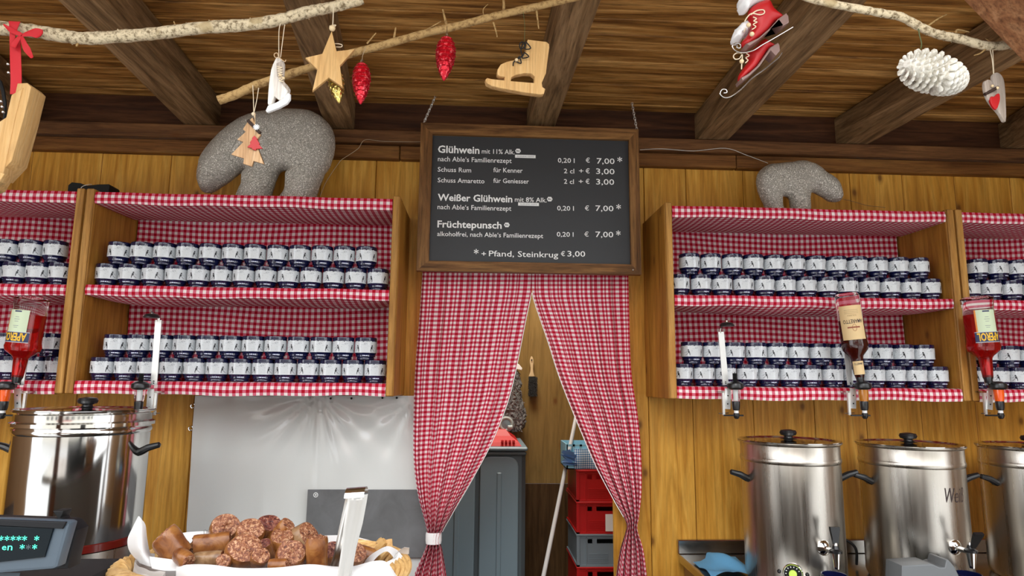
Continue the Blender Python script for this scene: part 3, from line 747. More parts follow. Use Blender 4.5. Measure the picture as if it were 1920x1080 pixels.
# ------------------------------------------------------------------ white tarpaulin and grey plate
mb = MB(); P = []; Lp = [(740, 366), (800, 361), (880, 357), (985, 350), (1100, 346)]
for j in range(61):
    py = 742+(1110-742)*j/60; x0 = interp(Lp, py); P.append([])
    for i in range(81):
        u = i/80; px = x0+(800-x0)*u; d1 = math.hypot(px-597, py-738); a1 = math.atan2(py-738, px-597)
        d2 = math.hypot(px-778, py-745); a2 = math.atan2(py-745, px-778)
        yy = 2.60-.010*math.sin(a1*17)*math.exp(-d1/90)*min(1, d1/15)-.009*math.sin(a2*14)*math.exp(-d2/110)*min(1, d2/15)-.0025*math.sin(px*.045+py*.012)*math.sin(py*.017)
        if 590 < px < 606: yy -= .002*(1-abs(px-598)/8)
        P[-1].append(at(px, py, yy))
tp = thing('plastic_tarpaulin', at(560, 1100, 2.60), 'shiny white plastic tarpaulin on the wall below the left mug rack', 'tarpaulin')
part(tp, 'sheet', MB().grid(P), MAT['tarpaulin'], ang=90)
for px, py in ((362, 761), (358, 803)):
    c = at(px, py, 2.612); part(tp, 'eyelet', MB().tube([c+Vector((.0085*math.cos(a*.5236), 0, .0085*math.sin(a*.5236))) for a in range(12)], .0024, 6, closed=True), MAT['chrome'], 'chrome eyelet')
for px in (620, 659, 717, 744):
    c = at(px, 747+(-1 if px > 700 else 0), 2.592); 
    part(tp, 'nail', MB().ball(c, .0045, n=8, k=5), MAT['matte_black'], 'black nail')
a = at(577, 918, 2.575); b_ = at(800, 1120, 2.575); gp = thing('steel_plate', (a.x+.2, 2.54, b_.z), 'plain dark grey plate leaning in front of the white tarpaulin', 'plate')
part(gp, 'sheet', MB().box(a.x, a.x+.47, 2.575, 2.581, CZ-.672, a.z, bev=.001), MAT['plate_grey'], smooth=False)
c = at(592, 928, 2.5745); r = .008
part(gp, 'round_sticker', MB().tube([c+Vector((r*math.cos(k*.5236), 0, r*math.sin(k*.5236))) for k in range(12)], .0016, 5, closed=True).ball(c, .0035, n=8, k=5), MAT['letter_white'], 'white ring mark')

# ------------------------------------------------------------------ store room things
# grey locker with red lid
lx0, lx1 = at(800, 950, 3.15).x, at(986, 950, 3.15).x; ztop = at(900, 838, 3.15).z
lk = thing('grey_container', ((lx0+lx1)/2, 3.3, 0), 'tall grey plastic container with ribbed panels behind the left curtain', 'container')
part(lk, 'body', MB().box(lx0, lx1, 3.17, 3.65, .0, ztop-.02, bev=.02), MAT['locker_dark'])
for k, dz in enumerate((0, -.022)):
    part(lk, 'rim', MB().box(lx0-.008, lx1+.008-k*.006, 3.14+k*.006, 3.66, ztop-.018+dz, ztop+dz, bev=.006), MAT['locker_dark'] if k else MAT['locker_grey'])
def rounded(x0, x1, z0, z1, r):
    pts = []
    for cx, cz, a0 in ((x1-r, z1-r, 0), (x0+r, z1-r, 90), (x0+r, z0+r, 180), (x1-r, z0+r, 270)):
        for k in range(5): a = R(a0+k*22.5); pts.append((cx+r*math.cos(a), cz+r*math.sin(a)))
    return pts
xa, xb = at(899, 950, 3.15).x, at(972, 950, 3.15).x
for x0_, x1_ in ((xa, xb), (xa-.195, xa-.022)):
    part(lk, 'panel', cutmb([rounded(x0_, x1_, .1, ztop-.045, .05)], .02, 3.165, .006), MAT['locker_grey'])
    part(lk, 'rib', MB().box((x0_+x1_)/2-.012, (x0_+x1_)/2+.012, 3.148, 3.158, .2, ztop-.12, bev=.004), MAT['locker_pale' if 0 else 'locker_grey'])
rd = thing('red_tub', ((lx0+lx1)/2, 3.3, ztop), 'bright red plastic tub lid lying on the grey container', 'lid')
x1_ = at(978, 828, 3.18).x
mb = MB()
zz = ztop+.001
for (z0_, z1_, i0, i1) in ((0, .018, .0, .012), (.018, .045, .012, .05), (.045, .075, .05, .075)):
    vs = []
    for z_, ii in ((z0_, i0), (z1_, i1)):
        vs += [(lx0+ii, 3.18+ii, zz+z_), (x1_-ii, 3.18+ii, zz+z_), (x1_-ii, 3.6-ii, zz+z_), (lx0+ii, 3.6-ii, zz+z_)]
    mb.add(vs, [(0, 1, 5, 4), (1, 2, 6, 5), (2, 3, 7, 6), (3, 0, 4, 7), (4, 5, 6, 7), (3, 2, 1, 0)])
part(rd, 'lid', mb, MAT['red_plastic'], smooth=False)
for k in range(4): c = at(942+k*7, 821, 3.19); part(rd, 'ridge', MB().box(c.x-.006, c.x+.006, 3.175, 3.20, zz+.018, zz+.028), MAT['red_plastic'], smooth=False)
# caster
c = at(949, 795, 3.30); ca = thing('caster_wheel', (c.x, c.y, ztop+.07), 'grey castor wheel on top of the red lid', 'wheel')
part(ca, 'tyre', MB().tube([c+Vector((.030*math.cos(k*math.pi/10), 0, .030*math.sin(k*math.pi/10))) for k in range(20)], .009, 8, closed=True), MAT['locker_pale'])
part(ca, 'disc', MB().lathe([(1e-5, -.008), (.022, -.006), (.026, 0), (.022, .006), (1e-5, .008)], 18, 0, c, Matrix.Rotation(R(90), 3, 'X').to_4x4()), MAT['locker_grey'])
part(ca, 'fork', MB().box(c.x+.006, c.x+.034, 3.275, 3.325, ztop+.076, c.z-.006, bev=.004), MAT['locker_pale'])
# mop head
mp_ = [(957, 682), (968, 690), (975, 700), (978, 720), (979, 745), (984, 765), (988, 790), (984, 803), (970, 810), (950, 808), (930, 800), (915, 790), (915, 720), (935, 690)]
lp = smooth_loop(loop_px(mp_, 3.62), 3)
mo = thing('mop_head', (at(950, 800, 3.62).x, 3.62, at(950, 810, 3.62).z), 'fluffy grey mop head hanging behind the left curtain', 'mop')
mb = inflate(lp, .035, .04, 3.66, .010)
rn = random.Random(5)
for v in mb.v: v += Vector((rn.gauss(0, .0025), rn.gauss(0, .004), rn.gauss(0, .0025)))
for k in range(900):
    i = rn.randrange(len(mb.v)); p = mb.v[i]
    if p.y > 3.67: continue
    d = Vector((rn.uniform(-.012, .012), rn.uniform(-.014, -.004), rn.uniform(-.014, .004))); s_ = Vector((.002, 0, .001))
    mb.add([p-s_, p+s_, p+d], [(0, 1, 2)])
part(mo, 'pile', mb, MAT['mop_grey'], kind='stuff', smooth=False)
lp = loop_px([(966, 678), (974, 683), (980, 690), (979, 694), (968, 692), (958, 688)], 3.6)
part(mo, 'clip', cutmb([lp], .02, 3.64, .003), MAT['white'], 'white clip')
part(mo, 'hook', MB().tube([at(970, 684, 3.645), at(970, 680, BY-.0)], .002, 5), MAT['screw'])
# hand brush
bs = thing('hand_brush', at(998, 748, BY-.03), 'hand brush with black bristles hanging on the storeroom wall', 'brush')
hp = [(996.5, 668), (999.5, 672), (1000.5, 680), (999.5, 692), (1001, 702), (1002, 706), (991.5, 706), (993.5, 700), (994.5, 690), (993, 680), (994, 672)]
part(bs, 'handle', cutmb([smooth_loop(loop_px(hp, BY-.03), 2)], .016, BY-.03, .004), MAT['brush_wood'], 'pale wooden handle')
p = at(997, 675, BY-.045); part(bs, 'hanging_hole', MB().ball(p, .004, n=8, k=5, sc=(1, .4, 1.3)), MAT['matte_black'])
bb = MB(); rn = random.Random(9)
a = at(991, 706, BY-.03); b_ = at(1005, 706, BY-.03); zb_ = at(998, 745, BY-.03).z
bb.box(a.x+.004, b_.x-.004, BY-.055, BY-.012, zb_+.02, a.z)
for k in range(1500):
    x = rn.uniform(a.x, b_.x+.004); z = rn.uniform(zb_+.012, a.z); yy = rn.choice((BY-.058, BY-.03))
    d = Vector((rn.uniform(-.006, .009), rn.uniform(-.006, .006), -rn.uniform(.006, .016))); bb.add([(x-.0012, yy, z), (x+.0012, yy, z), Vector((x, yy, z))+d], [(0, 1, 2)])
part(bs, 'bristles', bb, MAT['brush_hair'], kind='stuff', smooth=False)
# broom stick
p0, p1 = at(1083, 770, 3.55), at(1015, 1110, 3.15); d = (p1-p0); k_ = (0.0-p0.z)/d.z; p1 = p0+d*k_; p0 = p0-d*.35
bk = thing('broom_stick', (p1.x, p1.y, 0), 'thin white broom stick leaning beside the stacked crates', 'broom')
part(bk, 'stick', MB().tube([p0, p1+Vector((0, 0, .04))], .0105, 10), MAT['broom_white'])
part(bk, 'broom_head', MB().box(p1.x-.14, p1.x+.14, p1.y-.03, p1.y+.03, .0, .06, bev=.005), MAT['grey_plastic_dark'])
# crates
CYF = 3.22
def crate(zb_, zt_, mat, label):
    x0, x1 = at(1081, 950, CYF).x, at(1190, 950, CYF).x+.12; y0_, y1_ = CYF, CYF+.36; h = zt_-zb_
    t = thing('stacking_crate', ((x0+x1)/2, (y0_+y1_)/2, zb_), label, 'crate', 'stacked crates in the storeroom')
    th = .012; mm = mat; tw = .014
    def wall_front(mb, ya, yb):
        gw = [(x0+.055, x0+.078), (x0+.10, x0+.27)]; zlo, zhi = zb_+h*.70, zb_+h*.84
        mb.box(x0+tw, x1-tw, ya, yb, zb_+.004, zlo); mb.box(x0+tw, x1-tw, ya, yb, zhi, zt_-.004)
        xs = [x0+tw]+[q for g in gw for q in g]+[x1-tw]
        for i in range(0, len(xs), 2): mb.box(xs[i], xs[i+1], ya, yb, zlo, zhi)
    m1 = MB(); wall_front(m1, y0_+.006, y0_+.012); m1.box(x0+tw, x1-tw, y1_-.012, y1_-.006, zb_+.004, zt_-.004)
    m1.box(x0+.006, x0+.012, y0_+.01, y1_-.01, zb_+.004, zt_-.004); m1.box(x1-.012, x1-.006, y0_+.01, y1_-.01, zb_+.004, zt_-.004)
    m1.box(x0+.01, x1-.01, y0_+.01, y1_-.01, zb_+.004, zb_+.010)
    part(t, 'walls', m1, mm, smooth=False)
    m2 = MB().box(x0-.002, x1+.002, y0_-.002, y0_+.012, zt_-.010, zt_, bev=.002).box(x0-.002, x0+.012, y0_+.012, y1_-.012, zt_-.010, zt_, bev=.002).box(x1-.012, x1+.002, y0_+.012, y1_-.012, zt_-.010, zt_, bev=.002).box(x0-.002, x1+.002, y1_-.012, y1_+.002, zt_-.010, zt_, bev=.002)
    part(t, 'rim', m2, mm)
    m3 = MB().box(x0, x1, y0_, y0_+.010, zb_, zb_+.008).box(x0, x0+.012, y0_, y1_, zb_, zb_+.008).box(x0+tw+.0, x1, y0_+.001, y0_+.006, zb_+h*.88, zb_+h*.90)
    m3.box(x0, x0+.014, y0_, y0_+.014, zb_, zt_-.008).box(x0+.045, x0+.050, y0_+.001, y0_+.006, zb_+.008, zt_-.01).box(x0+.28, x0+.285, y0_+.001, y0_+.006, zb_+.008, zt_-.01)
    for k in range(6): m3.box(x0+.06, x0+.155, y0_+.004, y0_+.006, zb_+.018+k*.008, zb_+.021+k*.008)
    part(t, 'ribs', m3, mm, smooth=False)
    return t
zs = [at(1110, y_, CYF).z for y_ in (881, 940, 1002, 1063)]; hgt = (zs[0]-zs[3])/3
for k, (mt, lab) in enumerate((('crate_red', 'red plastic crate at the top of the stack under the blue basket'), ('crate_red', 'red plastic crate with a white paper card, second from top'), ('crate_grey', 'grey plastic crate, third from top of the stack'), ('crate_red', 'red plastic crate below the grey crate'))):
    crate(zs[0]-(k+1)*hgt+.0006, zs[0]-k*hgt, MAT[mt], lab)
zb_ = zs[0]-4*hgt
k = 0
while zb_ > .02:
    z0_ = max(zb_-hgt, 0); crate(z0_+.0006, zb_, MAT['crate_grey'], 'grey plastic crate in the hidden lower stack, %s below the red crates' % ORD[k]); zb_ -= hgt; k += 1
c0, c1 = at(1135, 964, CYF-.002), at(1162, 996, CYF-.002)
single('paper_card', MB().box(c0.x, c1.x, CYF-.004, CYF-.0025, c1.z, c0.z), MAT['paper_white'], 'white paper card on the front of the second crate', 'card', smooth=False)
# blue basket with film and cloth
bx0, bx1 = at(1062, 850, CYF+.03).x, at(1145, 850, CYF+.03).x+.1; bz = zs[0]; bzt = at(1080, 833, CYF+.03).z
bt = thing('blue_basket', ((bx0+bx1)/2, CYF+.12, bz), 'pale blue plastic basket on the top red crate', 'basket')
mb = MB(); y0_, y1_ = CYF+.02, CYF+.26
n = 9; stp = (bx1-bx0)/n
mb.box(bx0, bx1, y0_, y0_+.006, bzt-.010, bzt).box(bx0, bx1, y0_, y0_+.006, bz, bz+(bzt-bz)*.68)
for i in range(n+1): x = bx0+i*stp; mb.box(x-.006, x+.006, y0_, y0_+.006, bz+(bzt-bz)*.66, bzt)
mb.box(bx0, bx0+.006, y0_, y1_, bz, bzt).box(bx1-.006, bx1, y0_, y1_, bz, bzt).box(bx0, bx1, y1_-.006, y1_, bz, bzt).box(bx0, bx1, y0_, y1_, bz, bz+.005)
part(bt, 'shell', mb, MAT['blue_plastic'], smooth=False)
P, U = [], []
for j in range(13):
    P.append([]); U.append([])
    for i in range(25):
        u, v = i/24, j/12; x = bx0+.035+(bx1-bx0-.05)*u; z = bz+.004+(bzt-bz)*.80*(1-v)
        P[-1].append(Vector((x, CYF+.008-.006*math.sin(v*3.1)-.004*math.sin(u*17), z))); U[-1].append((x/.011, z/.011))
cl = single('checked_cloth', MB().grid(P, U), MAT['blue_gingham'], 'blue and white checked cloth hanging over the front of the blue basket', 'cloth', ang=80)
mb = MB(); rn = random.Random(2)
for k in range(7):
    a = [at(1058+rn.uniform(-9, 12), 838+k*5+rn.uniform(-5, 5), CYF-.01), at(1068+rn.uniform(0, 14), 843+k*5, CYF-.012-rn.uniform(0, .02)), at(1074+rn.uniform(0, 12), 864+rn.uniform(-8, 14), CYF+.004), at(1052+rn.uniform(-3, 8), 846+k*3, CYF+.002)]
    mb.add(a, [(0, 1, 2), (0, 2, 3)])
for v in mb.v: v.y += .004
single('blue_film', mb, [MAT['blue_film']], 'crumpled blue plastic film at the left end of the blue basket', 'film', smooth=False)

# ------------------------------------------------------------------ polar bears
def bear(pts, ox, oy, s, Y, half, R0, vox, label, legs, zfloor, back=0.05):
    lp = [Vector(q) for q in loop_px(pts, Y, ox, oy, s)]
    lp = smooth_loop([(p.x, p.y) for p in lp], 2)
    mb = inflate(lp, half, R0, Y, vox*2.2)
    for (x0, x1, ztop_) in legs:
        for dy in (-half*.5, half*.55):
            cx = (x0+x1)/2+(.10*(x1-x0) if dy > 0 else 0); r = (x1-x0)/2*.74
            T = Matrix.Diagonal((1, .62, 1))
            L = ztop_-zfloor
            mb.lathe([(r*.96, 0), (r*1.0, .01), (r*.86, L*.55), (r*.9, L), (r*.5, L+r*.4)], 18, 0, (cx, Y+dy, zfloor), T)
    out = remesh(mb, vox, 8)
    zmin = zfloor
    for v in out.v:
        if v.z < zmin+.0005: v.z = zmin+.0005
    t = thing('polar_bear', (sum(v.x for v in out.v)/len(out.v), Y, zfloor), label, 'bear figure', 'glittering bear figures on the racks')
    part(t, 'body', out, MAT['bear_thread'], ang=180)
    return t
ZTOP = CZ+.6692
def X_(px, py, Y): return at(px, py, Y).x
BL = [(115, 700), (105, 800), (120, 880), (150, 925), (200, 940), (260, 915), (330, 870), (400, 825), (480, 760), (560, 705), (580, 740), (570, 800), (530, 860), (495, 920), (470, 1010), (490, 1060), (800, 1060), (820, 960), (840, 880), (870, 790), (900, 725), (960, 715), (1000, 760), (1010, 830), (985, 880), (930, 930), (880, 1000), (890, 1060), (1230, 1060), (1255, 965), (1285, 870), (1310, 800), (1340, 740), (1400, 640), (1430, 520), (1435, 430), (1410, 320), (1350, 240), (1260, 170), (1150, 135), (1000, 130), (850, 140), (700, 160), (560, 205), (450, 270), (350, 350), (260, 440), (180, 540), (130, 620)]
YB = 2.44
bear(BL, 350, 180, 5.144, YB, .085, .10, .0055, 'large grey glittering polar bear figure with lowered head on the left rack',
     [(X_(448, 350, YB), X_(508, 350, YB), at(480, 330, YB).z), (X_(528, 350, YB), X_(592, 350, YB), at(560, 330, YB).z)], ZTOP)
BR_ = [(160, 500), (170, 420), (210, 350), (280, 290), (360, 245), (480, 230), (620, 215), (760, 200), (850, 183), (940, 190), (1040, 215), (1130, 255), (1210, 310), (1270, 370), (1360, 420), (1450, 490), (1510, 570), (1545, 680), (1565, 780), (1540, 840), (1480, 865), (1400, 865), (1330, 830), (1260, 780), (1180, 745), (1110, 705), (1060, 710), (1035, 760), (1030, 850), (1040, 1000), (1020, 1040), (750, 1040), (725, 960), (715, 880), (700, 800), (640, 770), (570, 790), (555, 850), (590, 960), (600, 1040), (350, 1040), (310, 960), (280, 870), (230, 780), (180, 650)]
bear(BR_, 1400, 280, 8.727, YB, .05, .055, .004, 'small pale grey glittering polar bear figure on the right rack',
     [(X_(1438, 380, YB), X_(1468, 380, YB), at(1450, 372, YB).z), (X_(1484, 380, YB), X_(1517, 380, YB), at(1500, 372, YB).z)], ZTOP)
# black clamp lamp on the left racks
c = at(167, 360, 2.45); z0_ = CZ+.6765
bl_ = thing('black_box', (c.x, 2.45, z0_), 'small black plastic fixture on top of the joint between the left racks', 'fixture')
a, b_ = at(129, 350, 2.42).x, at(207, 350, 2.42).x; zt_ = at(167, 343, 2.42).z
part(bl_, 'block', cutmb([[(a, z0_), (a, zt_-.012), (a+.012, zt_), (a+.045, zt_-.003), (a+.07, zt_-.012), (b_-.045, zt_-.006), (b_-.005, zt_-.004), (b_, zt_-.01), (b_-.003, z0_)]], .07, 2.45, .002), MAT['matte_black'])
part(bl_, 'cable', MB().tube(spline([at(150, 358, 2.40), at(154, 350, 2.40), at(166, 346, 2.41), at(172, 346, 2.42)]), .0014, 5), MAT['pale_wire'])

# ------------------------------------------------------------------ thin light wires on the wall
def wire(pts, Y, r, mat, label, name='light_wire'):
    P = spline([at(x, y_, Y) for x, y_ in pts], 6)
    single(name, MB().tube(P, r, 5), MAT[mat], label, 'wire', 'string light wires along the beam')
wire([(600, 368), (612, 340), (632, 310), (640, 300), (655, 290), (672, 278), (685, 262), (720, 265), (790, 266)], 2.555, .0013, 'wire', 'thin copper wire rising from left bear to the menu board')
wire([(1200, 281), (1240, 279), (1300, 283), (1360, 278), (1400, 291), (1440, 306)], 2.555, .0013, 'pale_wire', 'thin pale wire from menu board to the small bear')
wire([(1575, 372), (1600, 378), (1625, 385), (1660, 389)], 2.59, .001, 'wire', 'thin dark wire trailing right of the small bear')

# ------------------------------------------------------------------ branches
def branch(pts, Y, label, mat, rads, twigs, name='branch', stubs=()):
    P = spline([at(x, y_, Y if not isinstance(Y, (list, tuple)) else Y[i]) for i, (x, y_) in enumerate(pts)], 7); N = len(P); rn = random.Random(len(pts)+7)
    rr = [wpx(rads[0]+(rads[1]-rads[0])*i/(N-1), P[i].y)*(1+rn.uniform(-.07, .09)) for i in range(N)]
    t = thing(name, P[N//2], label, 'branch', 'hanging birch branches')
    mb = MB().tube(P, rr, 12)
    for k in range(60):
        i = rn.randrange(1, N-1); a = rn.uniform(0, 6.28); q = P[i]+Vector((rn.uniform(-.01, .01), rr[i]*math.cos(a)*.96, rr[i]*math.sin(a)*.96)); mb.ball(q, rr[i]*rn.uniform(.05, .13), n=6, k=4)
    part(t, 'wood', mb, MAT[mat], ang=60)
    for tw, r0 in twigs:
        Q = [at(x, y_, P[0].y+.0) for x, y_ in tw]
        part(t, 'twig', MB().tube(spline(Q, 4), [wpx(r0, 1.4)*(1-.5*i/((len(Q)-1)*4)) for i in range((len(Q)-1)*4+1)], 6), MAT['tan_bark'])
    e = P[0] if pts[0][0] > 5 else P[-1]; 
    return t, P
B1, PB1 = branch([(-60, 46), (5, 53), (60, 58), (110, 66), (160, 72), (230, 68), (300, 62), (380, 52), (460, 47), (520, 38), (580, 22), (630, 12), (680, -2)], 1.45, 'thick whitish birch branch hanging across the upper left', 'birch_bark', (13, 10.5), [(((150, 74), (143, 87)), 3), (((330, 52), (326, 40)), 2)])
B2, PB2 = branch([(410, 188), (440, 178), (480, 160), (540, 140), (590, 124), (650, 103), (720, 84), (800, 62), (860, 48), (920, 32), (990, 16), (1060, 0), (1150, -22)], 1.50, 'thin tan branch rising from left to right behind the wooden star', 'tan_bark', (8.5, 7),
       [(((688, 82), (705, 62)), 2), (((738, 76), (742, 52)), 3), (((838, 50), (830, 18)), 3.2), (((800, 56), (827, 40)), 1.8), (((908, 36), (906, 18), (915, 8)), 1.2), (((945, 28), (944, -6)), 4), (((925, 42), (931, 62), (932, 70)), 2), (((1006, 20), (1010, 54)), 2.4)])
B3, PB3 = branch([(1490, -12), (1540, 3), (1600, 15), (1660, 26), (1690, 32), (1730, 53), (1760, 65), (1800, 73), (1850, 86), (1896, 84)], 1.25, 'pale birch branch at the upper right ending at the brace', 'birch_bark', (7.5, 9), [(((1735, 52), (1758, 36), (1775, 27)), 2), (((1793, 62), (1795, 56), (1817, 60)), 2.3), (((1848, 92), (1838, 100), (1826, 104)), 1.8), (((1858, 80), (1848, 72)), 1.5)])

# ------------------------------------------------------------------ hanging ornaments
def cord(parent, pts, Y, r=.0012, mat='string', name='cord', closed=False):
    return part(parent, name, MB().tube(spline([at(x, y_, Y) for x, y_ in pts], 4), r, 5), MAT[mat])
# star
SYY = 1.43
st = thing('wooden_star', at(618, 170, SYY), 'plain pale wooden star hanging on a beaded string from the birch branch', 'ornament')
star = [(1000, 268), (1040, 435), (1190, 408), (1068, 555), (1090, 735), (975, 662), (840, 785), (882, 600), (783, 510), (922, 466)]
part(st, 'board', cutmb([loop_px(star, SYY, 400, 0, 4.5)], .010, SYY, .001, rot=.15), MAT['light_wood'])
cord(st, [(622, 58), (624, 46), (625, 20), (625, 8)], SYY, .0013, 'pale_string'); part(st, 'bead', MB().ball(at(623, 53, SYY-.004), .0075), MAT['bead'])
cord(st, [(624, 52), (618, 49), (630, 47), (624, 52)], SYY-.004, .0011, 'pale_string')
cord(st, [(626, 82), (634, 82), (641, 84), (640, 88), (630, 88)], SYY+.008, .0011, 'pale_string')
# gold cone behind the star
def cone_orn(px, py0, py1, w_, Y, mat, label, name, lean=0, rows=10, per=9, cordpx=None, top_bias=.38):
    a, b_ = at(px, py0, Y), at(px+lean, py1, Y); L = (a-b_).length; rm = wpx(w_/2, Y)
    t = thing(name, a, label, 'ornament')
    ax = (b_-a).normalized(); u = ax.orthogonal().normalized(); v = ax.cross(u); mb = MB()
    nz, na = rows*7, per*8; P = []
    for j in range(nz+1):
        s_ = j/nz; e = (s_/top_bias) if s_ < top_bias else 1; r = rm*math.sqrt(max(0, 1-(1-e)**2)) if s_ < top_bias else rm*max(0, math.cos((s_-top_bias)/(1-top_bias)*math.pi/2))**.75
        P.append([])
        for i in range(na+1):
            th = 2*math.pi*i/na; fr = s_*rows; k = math.floor(fr); f = fr-k
            ph = (th*per/(2*math.pi)+.5*(k % 2)) % 1; edge = 1-abs(2*ph-1)
            lip = f*(.35+.65*math.sin(math.pi*min(1, edge*1.2)/2)); rr_ = r*(.86+.20*lip)+.0002
            P[-1].append(a+ax*(L*s_)+(u*math.cos(th)+v*math.sin(th))*rr_)
    part(t, 'scales', MB().grid(P), MAT[mat], kind='stuff', ang=50)
    part(t, 'cap', MB().lathe([(.004, 0), (.004, .006), (.0015, .008)], 10, 0, a), MAT['chrome' if mat != 'gold_foil' else 'gold_foil'])
    return t
g = cone_orn(626, 128, 194, 32, 1.47, 'gold_foil', 'shiny gold glass cone hanging half hidden behind the wooden star', 'gold_cone', lean=10, rows=8, per=8)
cord(g, [(627, 126), (632, 110)], 1.47, .0006, 'wire')
g = cone_orn(679, 117, 196, 36, 1.46, 'red_glitter', 'red glittering cone ornament hanging just right of the star', 'red_cone', lean=-3, rows=11, per=9)
cord(g, [(679, 116), (680, 104), (686, 88)], 1.46, .0008, 'wire')
g = cone_orn(838, 68, 152, 40, 1.46, 'red_glitter', 'red glittering cone ornament hanging above the menu board', 'red_cone', lean=-6, rows=11, per=9)
cord(g, [(838, 66), (838, 50)], 1.46, .0009, 'chrome')
# white skate ornament
WYY = 1.435; o_ = (400, 0, 4.5)
ws = thing('white_skate', at(525, 200, WYY), 'small white wooden ice skate ornament left of the star', 'ornament')
bt_ = [(545, 485), (520, 520), (490, 590), (470, 720), (460, 870), (475, 885), (500, 878), (520, 820), (560, 852), (600, 845), (640, 800), (650, 760), (620, 715), (595, 690), (598, 600), (600, 540), (575, 500)]
part(ws, 'boot', cutmb([smooth_loop(loop_px(bt_, WYY, *o_), 2)], .012, WYY, .002, rot=-.2), MAT['white_wood'])
bl2 = [(440, 930), (460, 890), (540, 868), (600, 840), (640, 800), (658, 805), (658, 850), (630, 885), (560, 915), (450, 945)]
part(ws, 'blade', cutmb([loop_px(bl2, WYY-.002, *o_)], .008, WYY-.002, .001, rot=-.2), MAT['white'], 'white blade')
part(ws, 'tongue', cutmb([loop_px([(530, 530), (580, 510), (600, 560), (598, 690), (640, 745), (648, 785), (600, 730), (560, 670), (535, 640)], WYY-.010, *o_)], .003, WYY-.010, .0005, rot=-.2), MAT['grey_wood'], 'grey brown lacing strip')
z = []
for k in range(7): z += [(535+k*3, 560+k*20), (580+k*2, 570+k*20)]
cord(ws, [(400+u/4.5, v/4.5) for u, v in z], WYY-.014, .0011, 'pale_string', 'lace')
cord(ws, [(400+u/4.5, v/4.5) for u, v in ((550, 490), (518, 480), (515, 455), (540, 448), (552, 480), (600, 520), (612, 505))], WYY-.012, .0010, 'string', 'bow')
cord(ws, [(523, 108), (523, 60), (526, 44)], WYY, .0010, 'pale_string'); cord(ws, [(526, 108), (532, 60), (534, 46)], WYY+.004, .0010, 'pale_string')
for u, v in ((565, 635), (592, 660)): part(ws, 'bead', MB().ball(at(400+u/4.5, v/4.5, WYY-.016), .0034), MAT['bead'])
# wooden skate with hole
YS = 1.49; o_ = (760, 0, 4.5)
sk = thing('wooden_skate', at(968, 176, YS), 'light wooden ice skate cutout with black laces, right of the red cones', 'ornament')
out = [(1030, 343), (1190, 352), (1212, 370), (1214, 400), (1195, 540), (1185, 620), (1150, 700), (1155, 735), (1180, 750), (1168, 792), (1140, 800), (1000, 790), (800, 765), (720, 750), (680, 730), (670, 700), (685, 685), (720, 692), (832, 697), (832, 668), (790, 665), (770, 650), (772, 610), (800, 565), (850, 540), (905, 525), (970, 495), (1010, 450), (1015, 380)]
hole = [(885, 700), (888, 668), (930, 645), (1000, 627), (1060, 628), (1088, 650), (1085, 705)]
part(sk, 'board', cutmb([loop_px(out, YS, *o_), list(reversed(loop_px(hole, YS, *o_)))], .018, YS, .0015, rot=.12), MAT['light_wood'])
for tri in ([(1015, 350), (1058, 405), (1010, 412), (1018, 360)], [(1000, 440), (1042, 478), (985, 490), (1003, 450)], [(960, 470), (978, 532), (935, 515), (960, 480)], [(990, 350), (965, 370), (972, 410), (1005, 395), (1000, 355), (975, 420), (985, 470), (945, 500), (915, 525), (910, 555)]):
    cord(sk, [(760+u/4.5, v/4.5) for u, v in tri], YS-.013, .0016, 'matte_black', 'lace')
part(sk, 'bead', MB().ball(at(760+938/4.5, 505/4.5, YS-.015), .0042), MAT['bead'])
cord(sk, [(983, 80), (984, 50), (981, 22)], YS, .0006, 'green_wire')
# tree ornament
YT = 1.49; o_ = (350, 180, 5.144)
tr_ = thing('tree_ornament', at(465, 312, YT), 'light wooden fir tree ornament with a small red fir, before the large bear', 'ornament')
tree = [(640, 212), (585, 262), (545, 322), (572, 348), (487, 420), (548, 445), (428, 562), (557, 605), (548, 655), (632, 684), (650, 632), (755, 665), (700, 530), (690, 420), (722, 380), (690, 340), (665, 280)]
part(tr_, 'board', cutmb([loop_px(tree, YT, *o_)], .006, YT, .0005, rot=-.1), MAT['birch_face'])
part(tr_, 'bark_edge', cutmb([loop_px([(u+3, v-3) for u, v in tree], YT+.004, *o_)], .003, YT+.006, .0003, rot=-.1), MAT['burnt_edge'], 'dark bark edge')
rt2 = [(655, 383), (630, 412), (636, 418), (610, 452), (622, 458), (586, 495), (632, 505), (630, 515), (668, 526), (672, 512), (736, 508), (700, 470), (708, 462), (680, 420), (690, 420)]
part(tr_, 'red_fir', cutmb([loop_px(rt2, YT-.008, *o_)], .004, YT-.008, .0005), MAT['red_paint'], 'small red fir')
for u, v in ((672, 300),):
    c = at(350+u/5.144, 180+v/5.144, YT-.010); mb = MB()
    for k in range(5): a = k*math.pi/5; e = Vector((math.cos(a), 0, math.sin(a)))*.0075; mb.tube([c-e, c+e], .0012, 5)
    part(tr_, 'snowflake', mb, MAT['white'], 'white snowflake')
part(tr_, 'twig', MB().tube([at(465, 226, YT-.006), at(488, 250, YT-.006)], .004, 7), MAT['burnt_edge'], 'dark twig')
cord(tr_, [(478, 222), (476, 210), (475, 180), (474, 160)], YT, .0010, 'pale_string'); cord(tr_, [(476, 212), (481, 190), (485, 165)], YT, .0010, 'pale_string'); cord(tr_, [(478, 212), (478, 252)], YT-.008, .001, 'string')
part(tr_, 'knot', MB().ball(at(475.5, 214, YT), .005), MAT['pale_string'])
